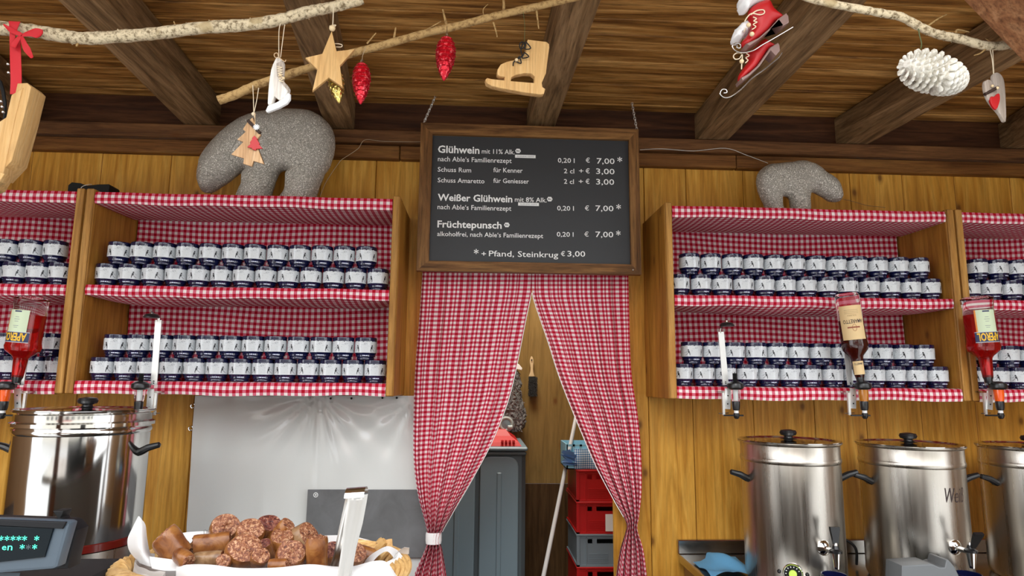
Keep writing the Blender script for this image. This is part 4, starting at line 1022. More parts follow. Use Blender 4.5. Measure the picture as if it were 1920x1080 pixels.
# red ribbon and cropped wooden piece at left
rb = thing('red_ribbon', at(40, 150, 1.43), 'red velvet ribbon with bow around the birch branch at left edge', 'ribbon')
def ribbon(pts, wd, Y, parent, name):
    P = [at(x, y_, Y) for x, y_ in pts]; P = spline(P, 5); mb = MB(); G = []
    for i, p in enumerate(P):
        t_ = (P[min(i+1, len(P)-1)]-P[max(i-1, 0)]).normalized(); n_ = Vector((t_.z, 0, -t_.x)); s_ = i/(len(P)-1); w_ = wpx(interp(wd, s_), Y)/2
        G.append([p-n_*w_, p+Vector((0, -.002*math.sin(s_*6), 0)), p+n_*w_])
    mb.grid(G); mb2 = MB(); G2 = [[q+Vector((0, .0012, 0)) for q in r_] for r_ in G]; mb.grid(G2)
    part(parent, name, mb, MAT['red_ribbon'], ang=90)
ribbon([(28, 72), (29, 110), (30, 150), (29, 176)], [(0, 20), (1, 20)], 1.435, rb, 'hanging_strip')
ribbon([(27, 40), (24, 60), (22, 84)], [(0, 22), (.5, 12), (1, 7)], 1.425, rb, 'strap'); ribbon([(40, 66), (32, 75), (24, 88)], [(0, 6), (1, 12)], 1.422, rb, 'strap')
ribbon([(40, 65), (22, 57), (6, 45)], [(0, 7), (.5, 10), (1, 2)], 1.420, rb, 'bow_loop'); ribbon([(41, 66), (58, 62), (70, 62), (77, 66)], [(0, 4), (.5, 19), (.8, 20), (1, 8)], 1.420, rb, 'bow_loop')
ribbon([(40, 68), (48, 88), (60, 108)], [(0, 5), (.6, 13), (1, 5)], 1.422, rb, 'bow_tail')
YW = 1.42
wp = thing('wooden_plank_ornament', at(20, 350, YW), 'large tilted light wooden ornament hanging on the red ribbon at left edge', 'ornament')
fr = [(-40, 250), (8, 218), (18, 176), (40, 162), (26, 215), (2, 330), (-12, 352), (-40, 362)]
sd = [(40, 161), (58, 160), (66, 168), (52, 225), (30, 305), (2, 335), (28, 215)]
L1 = loop_px(fr, YW-.02); L2 = loop_px(sd, YW)
part(wp, 'face_board', cutmb([L1], .03, YW, .002), MAT['light_wood'])
part(wp, 'side_board', cutmb([L2], .05, YW+.012, .002, rot=.0), MAT['light_wood'])
part(wp, 'lower_board', cutmb([loop_px([(-30, 330), (12, 328), (27, 334), (18, 348), (-5, 356), (-40, 366)], YW-.01)], .02, YW-.03, .002), MAT['light_wood'])
mb = MB()
ms = thing('metal_ornament', at(2, 290, 1.5), 'dark metal ornament with shiny beads half hidden at the left edge', 'ornament')
part(ms, 'ring', MB().tube([at(-8+18*math.cos(a*.4), 215+70*math.sin(a*.4), 1.52) for a in range(16)], .004, 6, closed=True), MAT['matte_black'])
for px, py in ((15, 120), (16, 136), (4, 200), (6, 210), (2, 190)): part(ms, 'bead', MB().ball(at(px, py, 1.5), .004, n=8, k=6), MAT['chrome'], 'chrome bead')
# red skate boots
def boot(o_, pts, cuff, sole, runner, Y, label, lace, bow, beads, fur_seed):
    t = thing('red_skate_boot', at(o_[0]+sole[0][0]/o_[2], o_[1]+sole[0][1]/o_[2], Y), label, 'ornament', 'red skate boot ornaments')
    lp = smooth_loop(loop_px(pts, Y, *o_), 3)
    part(t, 'boot', inflate(lp, .021, .024, Y, .0035), MAT['red_paint'], ang=180)
    c = inflate(smooth_loop(loop_px(cuff, Y-.001, *o_), 2), .026, .014, Y-.001, .0035); rn = random.Random(fur_seed)
    for v in c.v: v += Vector((rn.gauss(0, .0010), rn.gauss(0, .0015), rn.gauss(0, .0010)))
    part(t, 'fur_cuff', c, MAT['white_fur'], 'white fur cuff', ang=180)
    part(t, 'sole', cutmb([loop_px(sole, Y, *o_)], .036, Y, .002), MAT['sole_resin'])
    part(t, 'runner', MB().tube(spline([at(o_[0]+u/o_[2], o_[1]+v/o_[2], Y) for u, v in runner], 5), .0015, 6), MAT['steel'])
    part(t, 'lace', MB().tube(spline([at(o_[0]+u/o_[2], o_[1]+v/o_[2], Y-.021) for u, v in lace], 4), .0012, 5), MAT['pale_string'])
    part(t, 'bow', MB().tube(spline([at(o_[0]+u/o_[2], o_[1]+v/o_[2], Y-.023) for u, v in bow], 4), .0013, 5), MAT['pale_string'])
    for u, v in beads: part(t, 'bead', MB().ball(at(o_[0]+u/o_[2], o_[1]+v/o_[2], Y-.025), .0052), MAT['bead'])
    return t
oo = (1280, 0, 4.696)
b1 = boot(oo, [(580, 95), (640, 40), (750, 10), (800, 90), (880, 155), (860, 190), (800, 210), (740, 290), (640, 370), (560, 425), (520, 400), (520, 370), (570, 310), (600, 240), (580, 160)],
     [(490, 40), (500, -5), (560, -60), (700, -80), (765, -30), (755, 10), (650, 35), (590, 70), (560, 112), (510, 90)],
     [(530, 420), (560, 440), (640, 385), (740, 300), (810, 215), (850, 270), (905, 235), (900, 180), (880, 152), (820, 195), (730, 290), (640, 368)],
     [(970, 238), (900, 280), (780, 350), (700, 395), (620, 445), (530, 465), (470, 450), (438, 415), (450, 388), (490, 380), (512, 400), (500, 425), (478, 415), (480, 400)], 1.30,
     'upper red skate boot ornament with white fur cuff and curled runner', [(620, 150), (650, 165), (625, 185), (655, 195), (620, 215), (645, 235), (610, 260)], [(600, 130), (650, 95), (710, 88), (718, 115), (680, 130), (610, 118), (570, 150), (545, 190)], [(580, 220), (610, 300)], 1)
b2 = boot(oo, [(560, 480), (620, 430), (700, 350), (760, 380), (815, 410), (800, 430), (750, 450), (700, 520), (640, 610), (560, 680), (500, 720), (485, 690), (500, 650), (540, 590), (570, 540)],
     [(430, 325), (470, 260), (540, 200), (600, 240), (590, 300), (540, 330), (500, 380), (450, 370)],
     [(490, 715), (500, 742), (570, 690), (650, 615), (745, 480), (790, 525), (828, 480), (822, 430), (810, 408), (740, 450), (690, 525), (630, 610), (550, 680)],
     [(875, 465), (830, 520), (720, 610), (610, 690), (520, 780), (430, 845), (370, 858), (330, 825), (345, 790), (380, 790), (388, 815), (360, 820)], 1.335,
     'lower red skate boot ornament hanging below its twin', [(560, 470), (585, 490), (555, 510), (575, 530), (550, 555)], [(520, 470), (480, 465), (448, 490), (460, 520), (500, 515), (525, 480), (520, 560), (518, 610)], [(520, 540)], 2)
for t_, px, py in ((b1, 1428, -30), (b2, 1372, 70)):
    part(t_, 'cord', MB().tube([at(px if t_ is b1 else 1395, 0 if t_ is b1 else 60, 1.31), at(1450 if t_ is b1 else 1440, -40, 1.31)], .0012, 5), MAT['pale_string'])
# white pine cone
YP = 1.22
ca_, cb_ = at(1708, 122, YP-.012), at(1790, 152, YP+.03); ax = (cb_-ca_); L = ax.length; ax.normalize(); Lc = L*1.16
u_ = ax.orthogonal().normalized(); v_ = ax.cross(u_)
pc = thing('pine_cone', (ca_+cb_)/2, 'large whitewashed pine cone hanging below the right branch', 'ornament')
mb = MB(); N = 190; rm = wpx(40, YP)
core = ca_-ax*.012
for k in range(N):
    s_ = (k+.5)/N; th = k*2.39996
    z_ = Lc*(s_**.85); q = s_**.85
    r = rm*(math.sin(math.pi*min(1, (q*.93+.07))**.72)*.80+.20*(1-abs(2*q-1))) if q < .99 else rm*.2
    r = rm*math.sqrt(max(.03, 1-((q-.42)/.62)**2)) if q > .42 else rm*math.sqrt(max(.02, 1-((q-.42)/.46)**2))
    e = u_*math.cos(th)+v_*math.sin(th); p = core+ax*z_+e*r*.80
    size = .0036+.0048*min(1, q*1.6)
    out_d = (e*(.9)+ax*(.55 if q > .5 else -.25)).normalized(); sd_ = ax.cross(e).normalized(); nn = out_d.cross(sd_)
    rows_ = []
    ln = r*.50+size*.8
    base_p = core+ax*z_+e*r*.45
    for tt, ww, hh in ((0, .5, .35), (.6, .9, .5), (.85, 1.05, .75), (1, .6, .4)):
        c_ = base_p+out_d*ln*tt
        rows_.append([c_+sd_*size*ww*a_+nn*size*hh*b__ for a_, b__ in ((-1, 0), (-.5, .55), (.5, .55), (1, 0), (.5, -.5), (-.5, -.5), (-1, 0))])
    mb.grid(rows_); mb.add(rows_[-1][:6], [(0, 1, 2, 3, 4, 5)])
part(pc, 'scales', mb, MAT['cone_white'], kind='stuff', ang=40)
part(pc, 'core', MB().tube([core+ax*Lc*f for f in (0, .2, .5, .8, 1)], [rm*.2, rm*.6, rm*.72, rm*.5, rm*.1], 10), MAT['cone_white'])
cord(pc, [(1726, 92), (1728, 82), (1724, 66), (1722, 54)], YP+.01, .0012, 'green_wire')
# heart ornament
YH = 1.25; o_ = (1540, 0, 4.0)
ht = thing('wooden_heart', at(1865, 226, YH), 'grey wooden heart with a small red heart hanging at the upper right', 'ornament')
he = [(1285, 640), (1275, 580), (1300, 548), (1340, 548), (1375, 580), (1390, 640), (1395, 760), (1388, 910), (1330, 850), (1255, 790), (1210, 730), (1193, 670), (1200, 625), (1230, 608), (1265, 620)]
part(ht, 'board', cutmb([smooth_loop(loop_px(he, YH, *o_), 3)], .007, YH, .001, rot=.25), MAT['grey_wood'])
rh = [(1290, 730), (1310, 708), (1328, 712), (1330, 760), (1305, 825), (1275, 800), (1258, 755), (1268, 728)]
part(ht, 'small_heart', cutmb([smooth_loop(loop_px(rh, YH-.008, *o_), 3)], .005, YH-.009, .0008), MAT['red_paint'], 'small red heart')
part(ht, 'twig', MB().tube([at(1540+1225/4, 708/4, YH-.009), at(1540+1325/4, 655/4, YH-.009)], .0034, 7), MAT['burnt_edge'], 'dark twig with pale ends')
part(ht, 'bead', MB().ball(at(1540+1320/4, 660/4, YH-.011), .0034), MAT['bead']); part(ht, 'bead', MB().ball(at(1540+1283/4, 645/4, YH-.010), .003), MAT['bead'])
cord(ht, [(1863, 140), (1860, 110), (1855, 88)], YH, .0010, 'pale_string'); cord(ht, [(1864, 165), (1863, 130), (1861, 88)], YH, .0010, 'pale_string')

# ------------------------------------------------------------------ optics and bottles
def optic(bx, by_top, by_bot, cx, mirror, label, chamber, Y=2.235, dx=0, cap=True, cap_px=None):
    """bx: bracket x (px) at y=by_top..by_bot; cx: dispenser x; y pixels follow the right empty one"""
    t = thing('bottle_dispenser', at(cx, 785, Y), label, 'bottle dispenser', 'clamped bottle dispensers')
    s_ = -1 if mirror else 1
    top, mid, low = at(bx[0], by_top, Y+.02), at(bx[1], 722, Y+.02), at(bx[2], by_bot, Y+.02)
    def bar(a, b_, w_, th=.004):
        n_ = (b_-a).normalized(); sd_ = Vector((n_.z, 0, -n_.x))*w_
        vs = [a-sd_, a+sd_, b_+sd_, b_-sd_]; vs = vs+[v+Vector((0, th, 0)) for v in vs]
        return MB().add(vs, [(3, 2, 1, 0), (4, 5, 6, 7), (0, 1, 5, 4), (1, 2, 6, 5), (2, 3, 7, 6), (3, 0, 4, 7)])
    part(t, 'bracket', bar(top, mid, .0105), MAT['white_steel'], 'pale steel bar', smooth=False)
    m2 = mid+Vector((.006*s_, -.004, -.012)); part(t, 'lower_bracket', bar(m2, low, .0105), MAT['white_steel'], 'pale steel bar', smooth=False)
    for f in (.9, .78):
        q = mid+(top-mid)*(1-f)*.6 if f > .8 else mid+(top-mid)*.03; part(t, 'rivet', MB().ball(q+Vector((0, -.001, 0)), .0022, n=8, k=5), MAT['matte_black'], 'black rivet')
    for f in (.35, .75): q = m2+(low-m2)*f; part(t, 'rivet', MB().ball(q+Vector((0, -.001, 0)), .0026, n=8, k=5), MAT['matte_black'], 'black rivet')
    if cap:
        cp = at(*cap_px, Y); part(t, 'curved_arm', MB().tube(spline([top+Vector((0, .002, -.005)), top+Vector((0, 0, .012)), (top+cp)/2+Vector((0, 0, .012)), cp+Vector((0, 0, .010)), cp+Vector((0, 0, .004))], 4), .0045, 6, flat=.5), MAT['steel'])
        part(t, 'rubber_pad', MB().lathe([(.0245, -.004), (.026, .0), (.020, .008), (.006, .012), (1e-5, .013)], 18, 0, cp), MAT['black_plastic'], 'black rubber pad')
        part(t, 'pad_screw', MB().lathe([(.005, .012), (.006, .016), (.003, .018)], 8, 0, cp), MAT['chrome'])
    zc = at(cx, 722, Y).z; c0 = at(cx+dx, 722, Y); c0 = Vector((c0.x, Y-.012, 0))
    def zpx(py): return at(cx, py, Y).z
    def lath(name, rows_, mat, lab=None, n=20): part(t, name, MB().lathe([(wpx(r, Y)+1e-5, zpx(py)) for r, py in rows_][::-1], n, 0, c0), MAT[mat], lab)
    if cap_px and not chamber[1]:
        mb = MB()
        rows_ = []
        for k in range(7): rows_ += [(4.6, 700+k*2.6), (3.4, 701.3+k*2.6)]
        mb.lathe([(wpx(r, Y), zpx(py)) for r, py in rows_][::-1], 16, 0, c0); part(t, 'threaded_stem', mb, MAT['matte_black'])
    lath('collar', [(6, 715), (9, 716), (14, 719), (15, 722), (15, 727), (12, 730), (6, 731)], 'black_plastic', None, 14)
    lath('chamber', [(8.5, 730), (8.6, 740), (8, 747), (7.2, 752)], chamber[0])
    if chamber[0] == 'clear_glass': lath('inner_tube', [(3.5, 731), (3.5, 751)], 'white')
    lath('valve', [(7, 752), (7.5, 754), (7, 764), (6, 769)], 'black_plastic'); lath('spout_ring', [(4, 769), (4.2, 774)], 'white')
    lath('spout', [(5, 774), (5.5, 777), (5, 782), (3, 785)], 'black_plastic')
    q = at(cx+dx, 779, Y-.012); a = q+Vector((-.036, 0, .0)); b_ = q+Vector((.034, 0, .0))
    part(t, 'push_bar', MB().tube([a, b_], .0032, 6), MAT['black_plastic'])
    part(t, 'chamber_arm', MB().box(min(m2.x, c0.x), max(m2.x, c0.x), Y-.004, Y+.016, zpx(727), zpx(719), bev=.001), MAT['black_plastic'])
    # table clamp on the rack's lower board
    x_ = low.x-.012*s_ if not mirror else low.x+.016
    cl = MB().box(x_-.004, x_+.004, Y+.022, Y+.030, zpx(779), zpx(735)); part(t, 'clamp', cl, MAT['white_steel'])
    part(t, 'clamp_screw', MB().tube([(x_, Y+.026, zpx(776)), (x_, Y+.026, zpx(758))], .0026, 6), MAT['steel']); part(t, 'clamp_handle', MB().tube([(x_-.018, Y+.026, zpx(776)), (x_+.018, Y+.026, zpx(775))], .0016, 5), MAT['steel'])
    part(t, 'clamp_jaw', MB().box(x_-.01, x_+.01, Y+.020, Y+.064, zpx(735)-.003, zpx(735)+.003), MAT['steel'], smooth=False)
    return t
optic((1352, 1361, 1364), 622, 767, 1376, False, 'empty bottle dispenser in front of the right rack', ('clear_glass', False), cap_px=(1363, 610))
optic((297, 288, 279), 600, 775, 267, True, 'empty bottle dispenser in front of the left rack', ('clear_glass', False), cap_px=(284, 594))
optic((1588, 1595, 1600), 655, 766, 1614, False, 'bottle dispenser holding the brown liqueur bottle', ('amber_liquid', True), cap=False)
optic((1843, 1853, 1856), 660, 768, 1866, False, 'bottle dispenser holding the red bottle at the right', ('orange_liquid', True), cap=False)
optic((48, 38, 33), 660, 765, 16, True, 'bottle dispenser holding the red bottle at the left edge', ('orange_liquid', True), cap=False)
def bottle(rows_, liq_rows, cx, Y, liqmat, label, tilt):
    """rows (radius px, y px) top to bottom in the photo; the bottle hangs upside down"""
    c = at(cx, 700, Y); z_ = lambda py: at(cx, py, Y).z
    t = thing('bottle', (c.x, Y, z_(712)), label, 'bottle', 'upside down spirit bottles')
    T = Matrix.Translation((c.x, Y, z_(712))) @ Matrix.Rotation(tilt, 4, 'Y')
    def L(rr_): return MB().lathe([(wpx(r, Y)+1e-5, z_(py)-z_(712)) for r, py in rr_][::-1], 32, 0, (0, 0, 0))
    def put(name, mb, mat, lab=None):
        mb.v = [T @ v for v in mb.v]; return part(t, name, mb, mat, lab)
    put('glass', L(rows_), MAT['clear_glass']); put('liquid', L(liq_rows), MAT[liqmat])
    put('cap', L([(6.3, 703), (6.8, 708), (6.8, 716), (6, 718)]), MAT['black_plastic'], 'black collar')
    return t, T, z_, put
def curved_label(cxang, halfang, py0, py1, r, z_, base, mat, put, name, lab=None, dz=0):
    mb = MB(); G = []
    for j in range(2):
        z = z_((py0, py1)[j])-z_(712); G.append([Vector((r*math.sin(cxang+halfang*(2*i/14-1)), -r*math.cos(cxang+halfang*(2*i/14-1)), z+dz*(2*i/14-1))) for i in range(15)])
    mb.grid(G); return put(name, mb, MAT[mat], lab)
def label_text(s, ang0, ang1, py0, py1, r, z_, mat, put, bold=.01, slant=0):
    me = text_mesh(s, bold); xs = [v.co.x for v in me.vertices]; a, b_ = min(xs), max(xs); z0, z1 = z_(py0)-z_(712), z_(py1)-z_(712); mb = MB(); vs = []
    for v in me.vertices:     # upside down: x reversed, z reversed
        f = (v.co.x-a)/(b_-a); g_ = v.co.y/.70; ang = ang1+(ang0-ang1)*f; vs.append(Vector((r*math.sin(ang), -r*math.cos(ang), z0+(z1-z0)*g_+slant*(f-.5))))
    mb.add(vs, [list(p.vertices) for p in me.polygons]); put('label_lettering', mb, MAT[mat])
# amaretto
YB2 = 2.222
rows_am = [(1e-4, 551), (18, 550), (21.5, 554), (22, 565), (21.5, 600), (22.5, 640), (23.5, 648), (22, 656), (12, 668), (10.5, 675), (9.6, 700), (7, 710)]
liq_am = [(1e-4, 600), (20.4, 600), (20.5, 612), (21.5, 640), (22.4, 648), (21, 655), (11, 667), (9.5, 675), (8.6, 700), (6, 709)]
t_, T_, z_, put = bottle(rows_am, liq_am, 1612, YB2, 'brown_spirit', 'upside down bottle of dark brown liqueur with tan label', R(-5.5))
r = wpx(22.6, YB2); curved_label(-.42, 1.0, 574, 637, r, z_, None, 'bottle_label', put, 'label', 'tan paper label')
label_text('AMARETTO', -1.15, .40, 600, 607, r+.0006, z_, 'ink', put)
label_text('SOLIERA', -.75, -.05, 591, 594, r+.0006, z_, 'ink_pale', put)
for py in (582, 585, 588): curved_label(-.40, .55, py, py+.8, r+.0005, z_, None, 'ink_pale', put, 'label_line')
curved_label(-.38, .48, 613, 615.5, r+.0006, z_, None, 'ink_brown', put, 'label_ribbon', 'brown printed ribbon')
mb = MB(); mb.tube([Vector(((r+.0007)*math.sin(-.33+.16*math.cos(k*.52)), -(r+.0007)*math.cos(-.33+.16*math.cos(k*.52)), z_(615)-z_(712)+.012*math.sin(k*.52))) for k in range(12)], .0006, 4, closed=True); put('label_emblem', mb, MAT['ink_brown'])
curved_label(-.4, 1.0, 677, 702, wpx(10.6, YB2), z_, None, 'bottle_label', put, 'neck_label', 'tan neck label')
label_text('AMARETTO', -1.1, .3, 680, 684, wpx(10.6, YB2)+.0006, z_, 'ink', put)
# red aperitif bottles
def aperol(cx, tilt, face, label):
    rows_ = [(1e-4, 561), (22, 557), (27, 560), (26.5, 568), (25, 580), (26, 586), (26, 640), (28, 650), (26, 658), (14, 668), (11.5, 672), (10, 690), (8.5, 708), (7, 712)]
    liq = [(1e-4, 590), (24.6, 590), (24.8, 640), (26.8, 650), (25, 657), (13, 667), (10.4, 672), (8.9, 690), (7.4, 707)]
    t_, T_, z_, put = bottle(rows_, liq, cx, YB2, 'red_spirit', label, tilt); r = wpx(26.6, YB2)
    curved_label(face, .66, 583, 626, r, z_, None, 'label_green', put, 'label', 'pale green label')
    curved_label(face-.68, .05, 583, 626, r+.0003, z_, None, 'label_orange', put, 'label_border', 'orange label edge')
    curved_label(face, .22, 584.5, 587, r+.0006, z_, None, 'label_navy', put, 'label_mark')
    curved_label(face, .86, 624, 642, r+.0008, z_, None, 'label_navy', put, 'name_band', 'navy name band', dz=.0)
    for py in (623.3, 642): curved_label(face, .86, py, py+.9, r+.0010, z_, None, 'print_white', put, 'band_edge')
    for k, py in enumerate((596, 600, 604, 612, 615)): curved_label(face, .12+.05*(k % 2), py, py+.7, r+.0005, z_, None, 'print_grey', put, 'label_line')
    label_text('APEROL', face-.72, face+.72, 626, 640, r+.0016, z_, 'gold_ink', put, .03)
aperol(1852, R(-3), -.24, 'upside down bottle of bright red aperitif at the right')
aperol(33, R(4), -.05, 'upside down bottle of bright red aperitif at the left edge')

# ------------------------------------------------------------------ urns
def urn(cpx, ytop, rad, Yc, zb, label, mat, tapdir, knob, tall=None, mark=False, red=False, dial=True, group='wine urns'):
    c = at(cpx, ytop+30, Yc); zt_ = at(cpx, ytop, Yc-rad*.0).z; c = Vector((c.x, Yc, zb))
    t = thing('wine_urn', c, label, 'urn', group); h = zt_-zb
    prof = [(rad*.94, 0), (rad*.97, .008), (rad, .02), (rad, h-.070), (rad*1.012, h-.068), (rad*1.022, h-.060), (rad*1.012, h-.053), (rad*1.004, h-.050), (rad*1.004, h-.010), (rad*1.05, h-.004), (rad*1.055, h)]
    part(t, 'body', MB().lathe(prof, 64, 0, c), MAT[mat])
    lid = [(rad*1.04, h+.0005), (rad*1.045, h+.004), (rad*.95, h+.004), (rad*.90, h-.002), (rad*.4, h+.004), (1e-5, h+.008)]
    part(t, 'lid', MB().lathe(lid, 64, 0, c), MAT['polished_steel'])
    kz = h+.006
    part(t, 'lid_knob', MB().lathe([(.030, kz), (.016, kz+.004), (.014, kz+.010), (.026, kz+.014), (.029, kz+.022), (.025, kz+.030), (.010, kz+.033), (1e-5, kz+.033)], 20, 0, c), MAT['black_plastic'], 'black knob')
    for s_, drop in ((-1, 0), (1, 0)):
        a = c+Vector((s_*rad*.97, -.03, h-.125)); b_ = c+Vector((s_*(rad+.066), -.03, h-.104))
        part(t, 'handle', MB().tube([a+Vector((-s_*.004, .012, -.004)), a+Vector((s_*.012, .006, 0)), a*.5+b_*.5+Vector((0, 0, .002)), b_+Vector((-s_*.004, 0, 0)), b_], [.0125, .012, .011, .009, .004], 10, flat=1.0), MAT['black_plastic'], 'black handle')
    if tapdir is not None:
        d = Vector((math.sin(tapdir), -math.cos(tapdir), 0)); zq = .145; p = c+d*(rad-.004)+Vector((0, 0, zq))
        rot = Vector((0, 0, 1)).rotation_difference(d).to_matrix().to_4x4()
        tp_ = part(t, 'tap', MB().lathe([(.024, 0), (.024, .006), (.018, .012), (.009, .016), (.009, .062)], 18, 0, p, rot), MAT['chrome'])
        e = p+d*.062
        part(tp_, 'spout', MB().lathe([(.0085, -.048), (.0125, -.02), (.015, .0), (.017, .002), (.017, .008), (.010, .012), (.006, .03)][::1], 16, 0, e), MAT['chrome'])
        part(tp_, 'valve_cap', MB().lathe([(.019, .0), (.019, .007), (.011, .012), (.006, .028)], 14, 0, e), MAT['black_plastic'], 'black valve cap')
        lv = [(-.006, .02), (.006, .02), (.015, .07), (.015, .078), (-.015, .078), (-.015, .07)]
        M_ = Matrix.Translation(e) @ Matrix.Rotation(knob, 4, 'X')
        mb = MB(); vs = [M_ @ Vector((x, y_, z)) for y_ in (-.005, .005) for x, z in lv]; mb.add(vs, [(0, 1, 2, 3, 4, 5), (11, 10, 9, 8, 7, 6)]+[(i, i+6, (i+1) % 6+6, (i+1) % 6) for i in range(6)])
        part(tp_, 'lever', mb, MAT['black_plastic'], 'black lever', smooth=False)
    if dial:
        for s_, z in ((dial, .062),):
            d = Vector((math.sin(s_), -math.cos(s_), 0)); rot = Vector((0, 0, 1)).rotation_difference(d).to_matrix().to_4x4(); p = c+d*(rad-.003)+Vector((0, 0, z))
            dl = part(t, 'dial', MB().lathe([(.031, 0), (.031, .006), (.029, .008), (.026, .006), (1e-5, .006)], 24, 0, p, rot), MAT['chrome'])
            part(dl, 'dial_face', MB().lathe([(.0255, .005), (.0255, .007), (1e-5, .0075)], 24, 0, p, rot), MAT['matte_black'], 'black dial face')
            part(dl, 'lamp', MB().lathe([(.012, .0), (.012, .018), (.010, .020), (1e-5, .020)], 18, 0, p, rot), MAT['sage_button'], 'yellow green centre')
            part(dl, 'tick_mark', MB().add([p+rot.to_3x3() @ Vector((.021*math.cos(a)+w1*math.cos(a+1.57), .021*math.sin(a)+w1*math.sin(a+1.57), .0082+l1*0)) if 0 else p+rot.to_3x3() @ Vector(((.021+l1)*math.cos(a)-w1*math.sin(a), (.021+l1)*math.sin(a)+w1*math.cos(a), .0082)) for a in [k*.45 for k in range(11)] for w1, l1 in ((-.0012, -.002), (.0012, -.002), (.0012, .002), (-.0012, .002))], [tuple(range(4*k, 4*k+4)) for k in range(11)]), MAT['white'], 'white tick marks', smooth=False)
            for s2 in (-.26, .26):
                d2 = Vector((math.sin(s_+s2), -math.cos(s_+s2), 0)); part(t, 'screw', MB().ball(c+d2*rad+Vector((0, 0, z)), .0065, n=10, k=6), MAT['black_plastic'], 'black screw')
    return t, c, h
UZ = CZ-.6675
t1, c1, h1 = urn(1480, 826, .163, 2.26, UZ, 'brushed steel wine urn nearest the doorway on the right', 'urn_steel', .12, .0, dial=-.50)
t2, c2, h2 = urn(1706, 832, .163, 2.26, UZ, 'brushed steel wine urn with handwriting, middle of the right three', 'urn_steel', .12, .55, dial=-.48)
t3, c3, h3 = urn(1935, 836, .160, 2.28, UZ, 'brushed steel wine urn cut off by the right picture edge', 'urn_steel', None, 0, dial=None)
# handwriting
def pen(parent, c, rad, s, ang0, ang1, z0, z1):
    me = text_mesh(s, -.012); xs = [v.co.x for v in me.vertices]; a, b_ = min(xs), max(xs); vs = []
    for v in me.vertices:
        f = (v.co.x-a)/(b_-a); g_ = v.co.y/.7; ang = ang0+(ang1-ang0)*f+.05*g_; vs.append(Vector((c.x+(rad+.0012)*math.sin(ang), c.y-(rad+.0012)*math.cos(ang), c.z+z0+(z1-z0)*g_)))
    part(parent, 'handwriting', MB().add(vs, [list(p.vertices) for p in me.polygons]), MAT['ink'], 'black pen lettering', smooth=False)
pen(t2, c2, .163, 'Weiß', -.05, .45, .285, .335)
# the large polished urn on the left
RL = .183; YL = 2.10
tl_, cl_, hl_ = urn(160, 768, RL, YL, CZ-.671, 'large mirror polished steel urn behind the cash register', 'polished_steel', None, 0, dial=None, group='wine urns')
mb = MB(); zr = .185
mb.lathe([(RL+.0005, zr-.012), (RL+.004, zr-.010), (RL+.004, zr+.010), (RL+.0005, zr+.012)], 64, 0, cl_, cap=False); part(tl_, 'red_band', mb, MAT['rim_red'], 'dark red band')
part(tl_, 'skirt', MB().lathe([(RL+.003, .0), (RL+.003, zr-.013)], 64, 0, cl_, cap=False), MAT['urn_steel'])
part(tl_, 'steel_ring', MB().lathe([(RL+.001, hl_-.05), (RL+.010, hl_-.045), (RL+.010, hl_-.035), (RL+.001, hl_-.03)], 64, 0, cl_, cap=False), MAT['chrome'])
def urn_text(s, ang0, ang1, z0, z1):
    me = text_mesh(s); xs = [v.co.x for v in me.vertices]; a, b_ = min(xs), max(xs); vs = []
    for v in me.vertices:
        f = (v.co.x-a)/(b_-a); ang = ang0+(ang1-ang0)*f; vs.append(Vector((cl_.x+(RL+.0010)*math.sin(ang), cl_.y-(RL+.0010)*math.cos(ang), cl_.z+z0+(z1-z0)*v.co.y/.7)))
    part(tl_, 'urn_lettering', MB().add(vs, [list(p.vertices) for p in me.polygons]), MAT['steel_dark'], 'dark letters', smooth=False)
urn_text('15.30', -.02, .30, .255, .275)  # dark letters laid on the urn's curved side
# cable between the right urns
single('power_cable', MB().tube(spline([(c1.x+.165, 2.33, UZ+.165), (c1.x+.185, 2.40, UZ+.155), (c1.x+.23, 2.42, UZ+.12), (c2.x-.155, 2.38, UZ+.08), (c2.x-.14, 2.40, UZ+.012)], 6), .005, 8), MAT['matte_black'], 'black power cable between the first and second right urn', 'cable')
# blue cleaning cloth
mb = MB(); P = []; a = at(1302, 1050, 2.42); b_ = at(1384, 1050, 2.42)
for j in range(17):
    P.append([])
    for i in range(25):
        u, v = i/24, j/16; x = a.x+.01+(b_.x-a.x)*u; yy = 2.27+.20*v; z = UZ+.003+.022*math.exp(-((u-.55)/.35)**2)*(.6+.4*math.sin(9*v+3*u))+.012*max(0, math.sin(7*u+5*v))+.018*v*(u > .3)
        P[-1].append(Vector((x, yy, z)))
single('cleaning_cloth', MB().grid(P), MAT['blue_cloth'], 'folded blue cleaning cloth on the steel counter left of the urns', 'cloth', ang=80)
# grey plastic holder
YG = 1.93
gz = UZ
gh = thing('grey_holder', (at(1745, 1075, YG).x, 2.03, UZ), 'angular grey plastic holder in front of the middle right urn', 'holder')
o_ = (1640, 960, 6.857)
L1 = loop_px([(350, 690), (640, 672), (740, 668), (840, 712), (900, 712), (920, 620), (950, 612), (1030, 700), (1100, 850), (1100, 960), (340, 960)], YG+.06, *o_)
part(gh, 'shell', cutmb([L1], .08, 2.03, .004), MAT['grey_plastic'])
L2 = loop_px([(640, 640), (700, 618), (930, 610), (960, 660), (960, 960), (640, 960)], YG+.14, *o_)
part(gh, 'back_panel', cutmb([L2], .012, 2.08, .002), MAT['grey_plastic_dark'], 'darker back panel')
z0_ = min(p[1] for p in L1); part(gh, 'foot', MB().box(L1[0][0]+.01, max(p[0] for p in L1)-.01, 2.0, 2.06, UZ+.0005, z0_+.004), MAT['grey_plastic'], smooth=False)

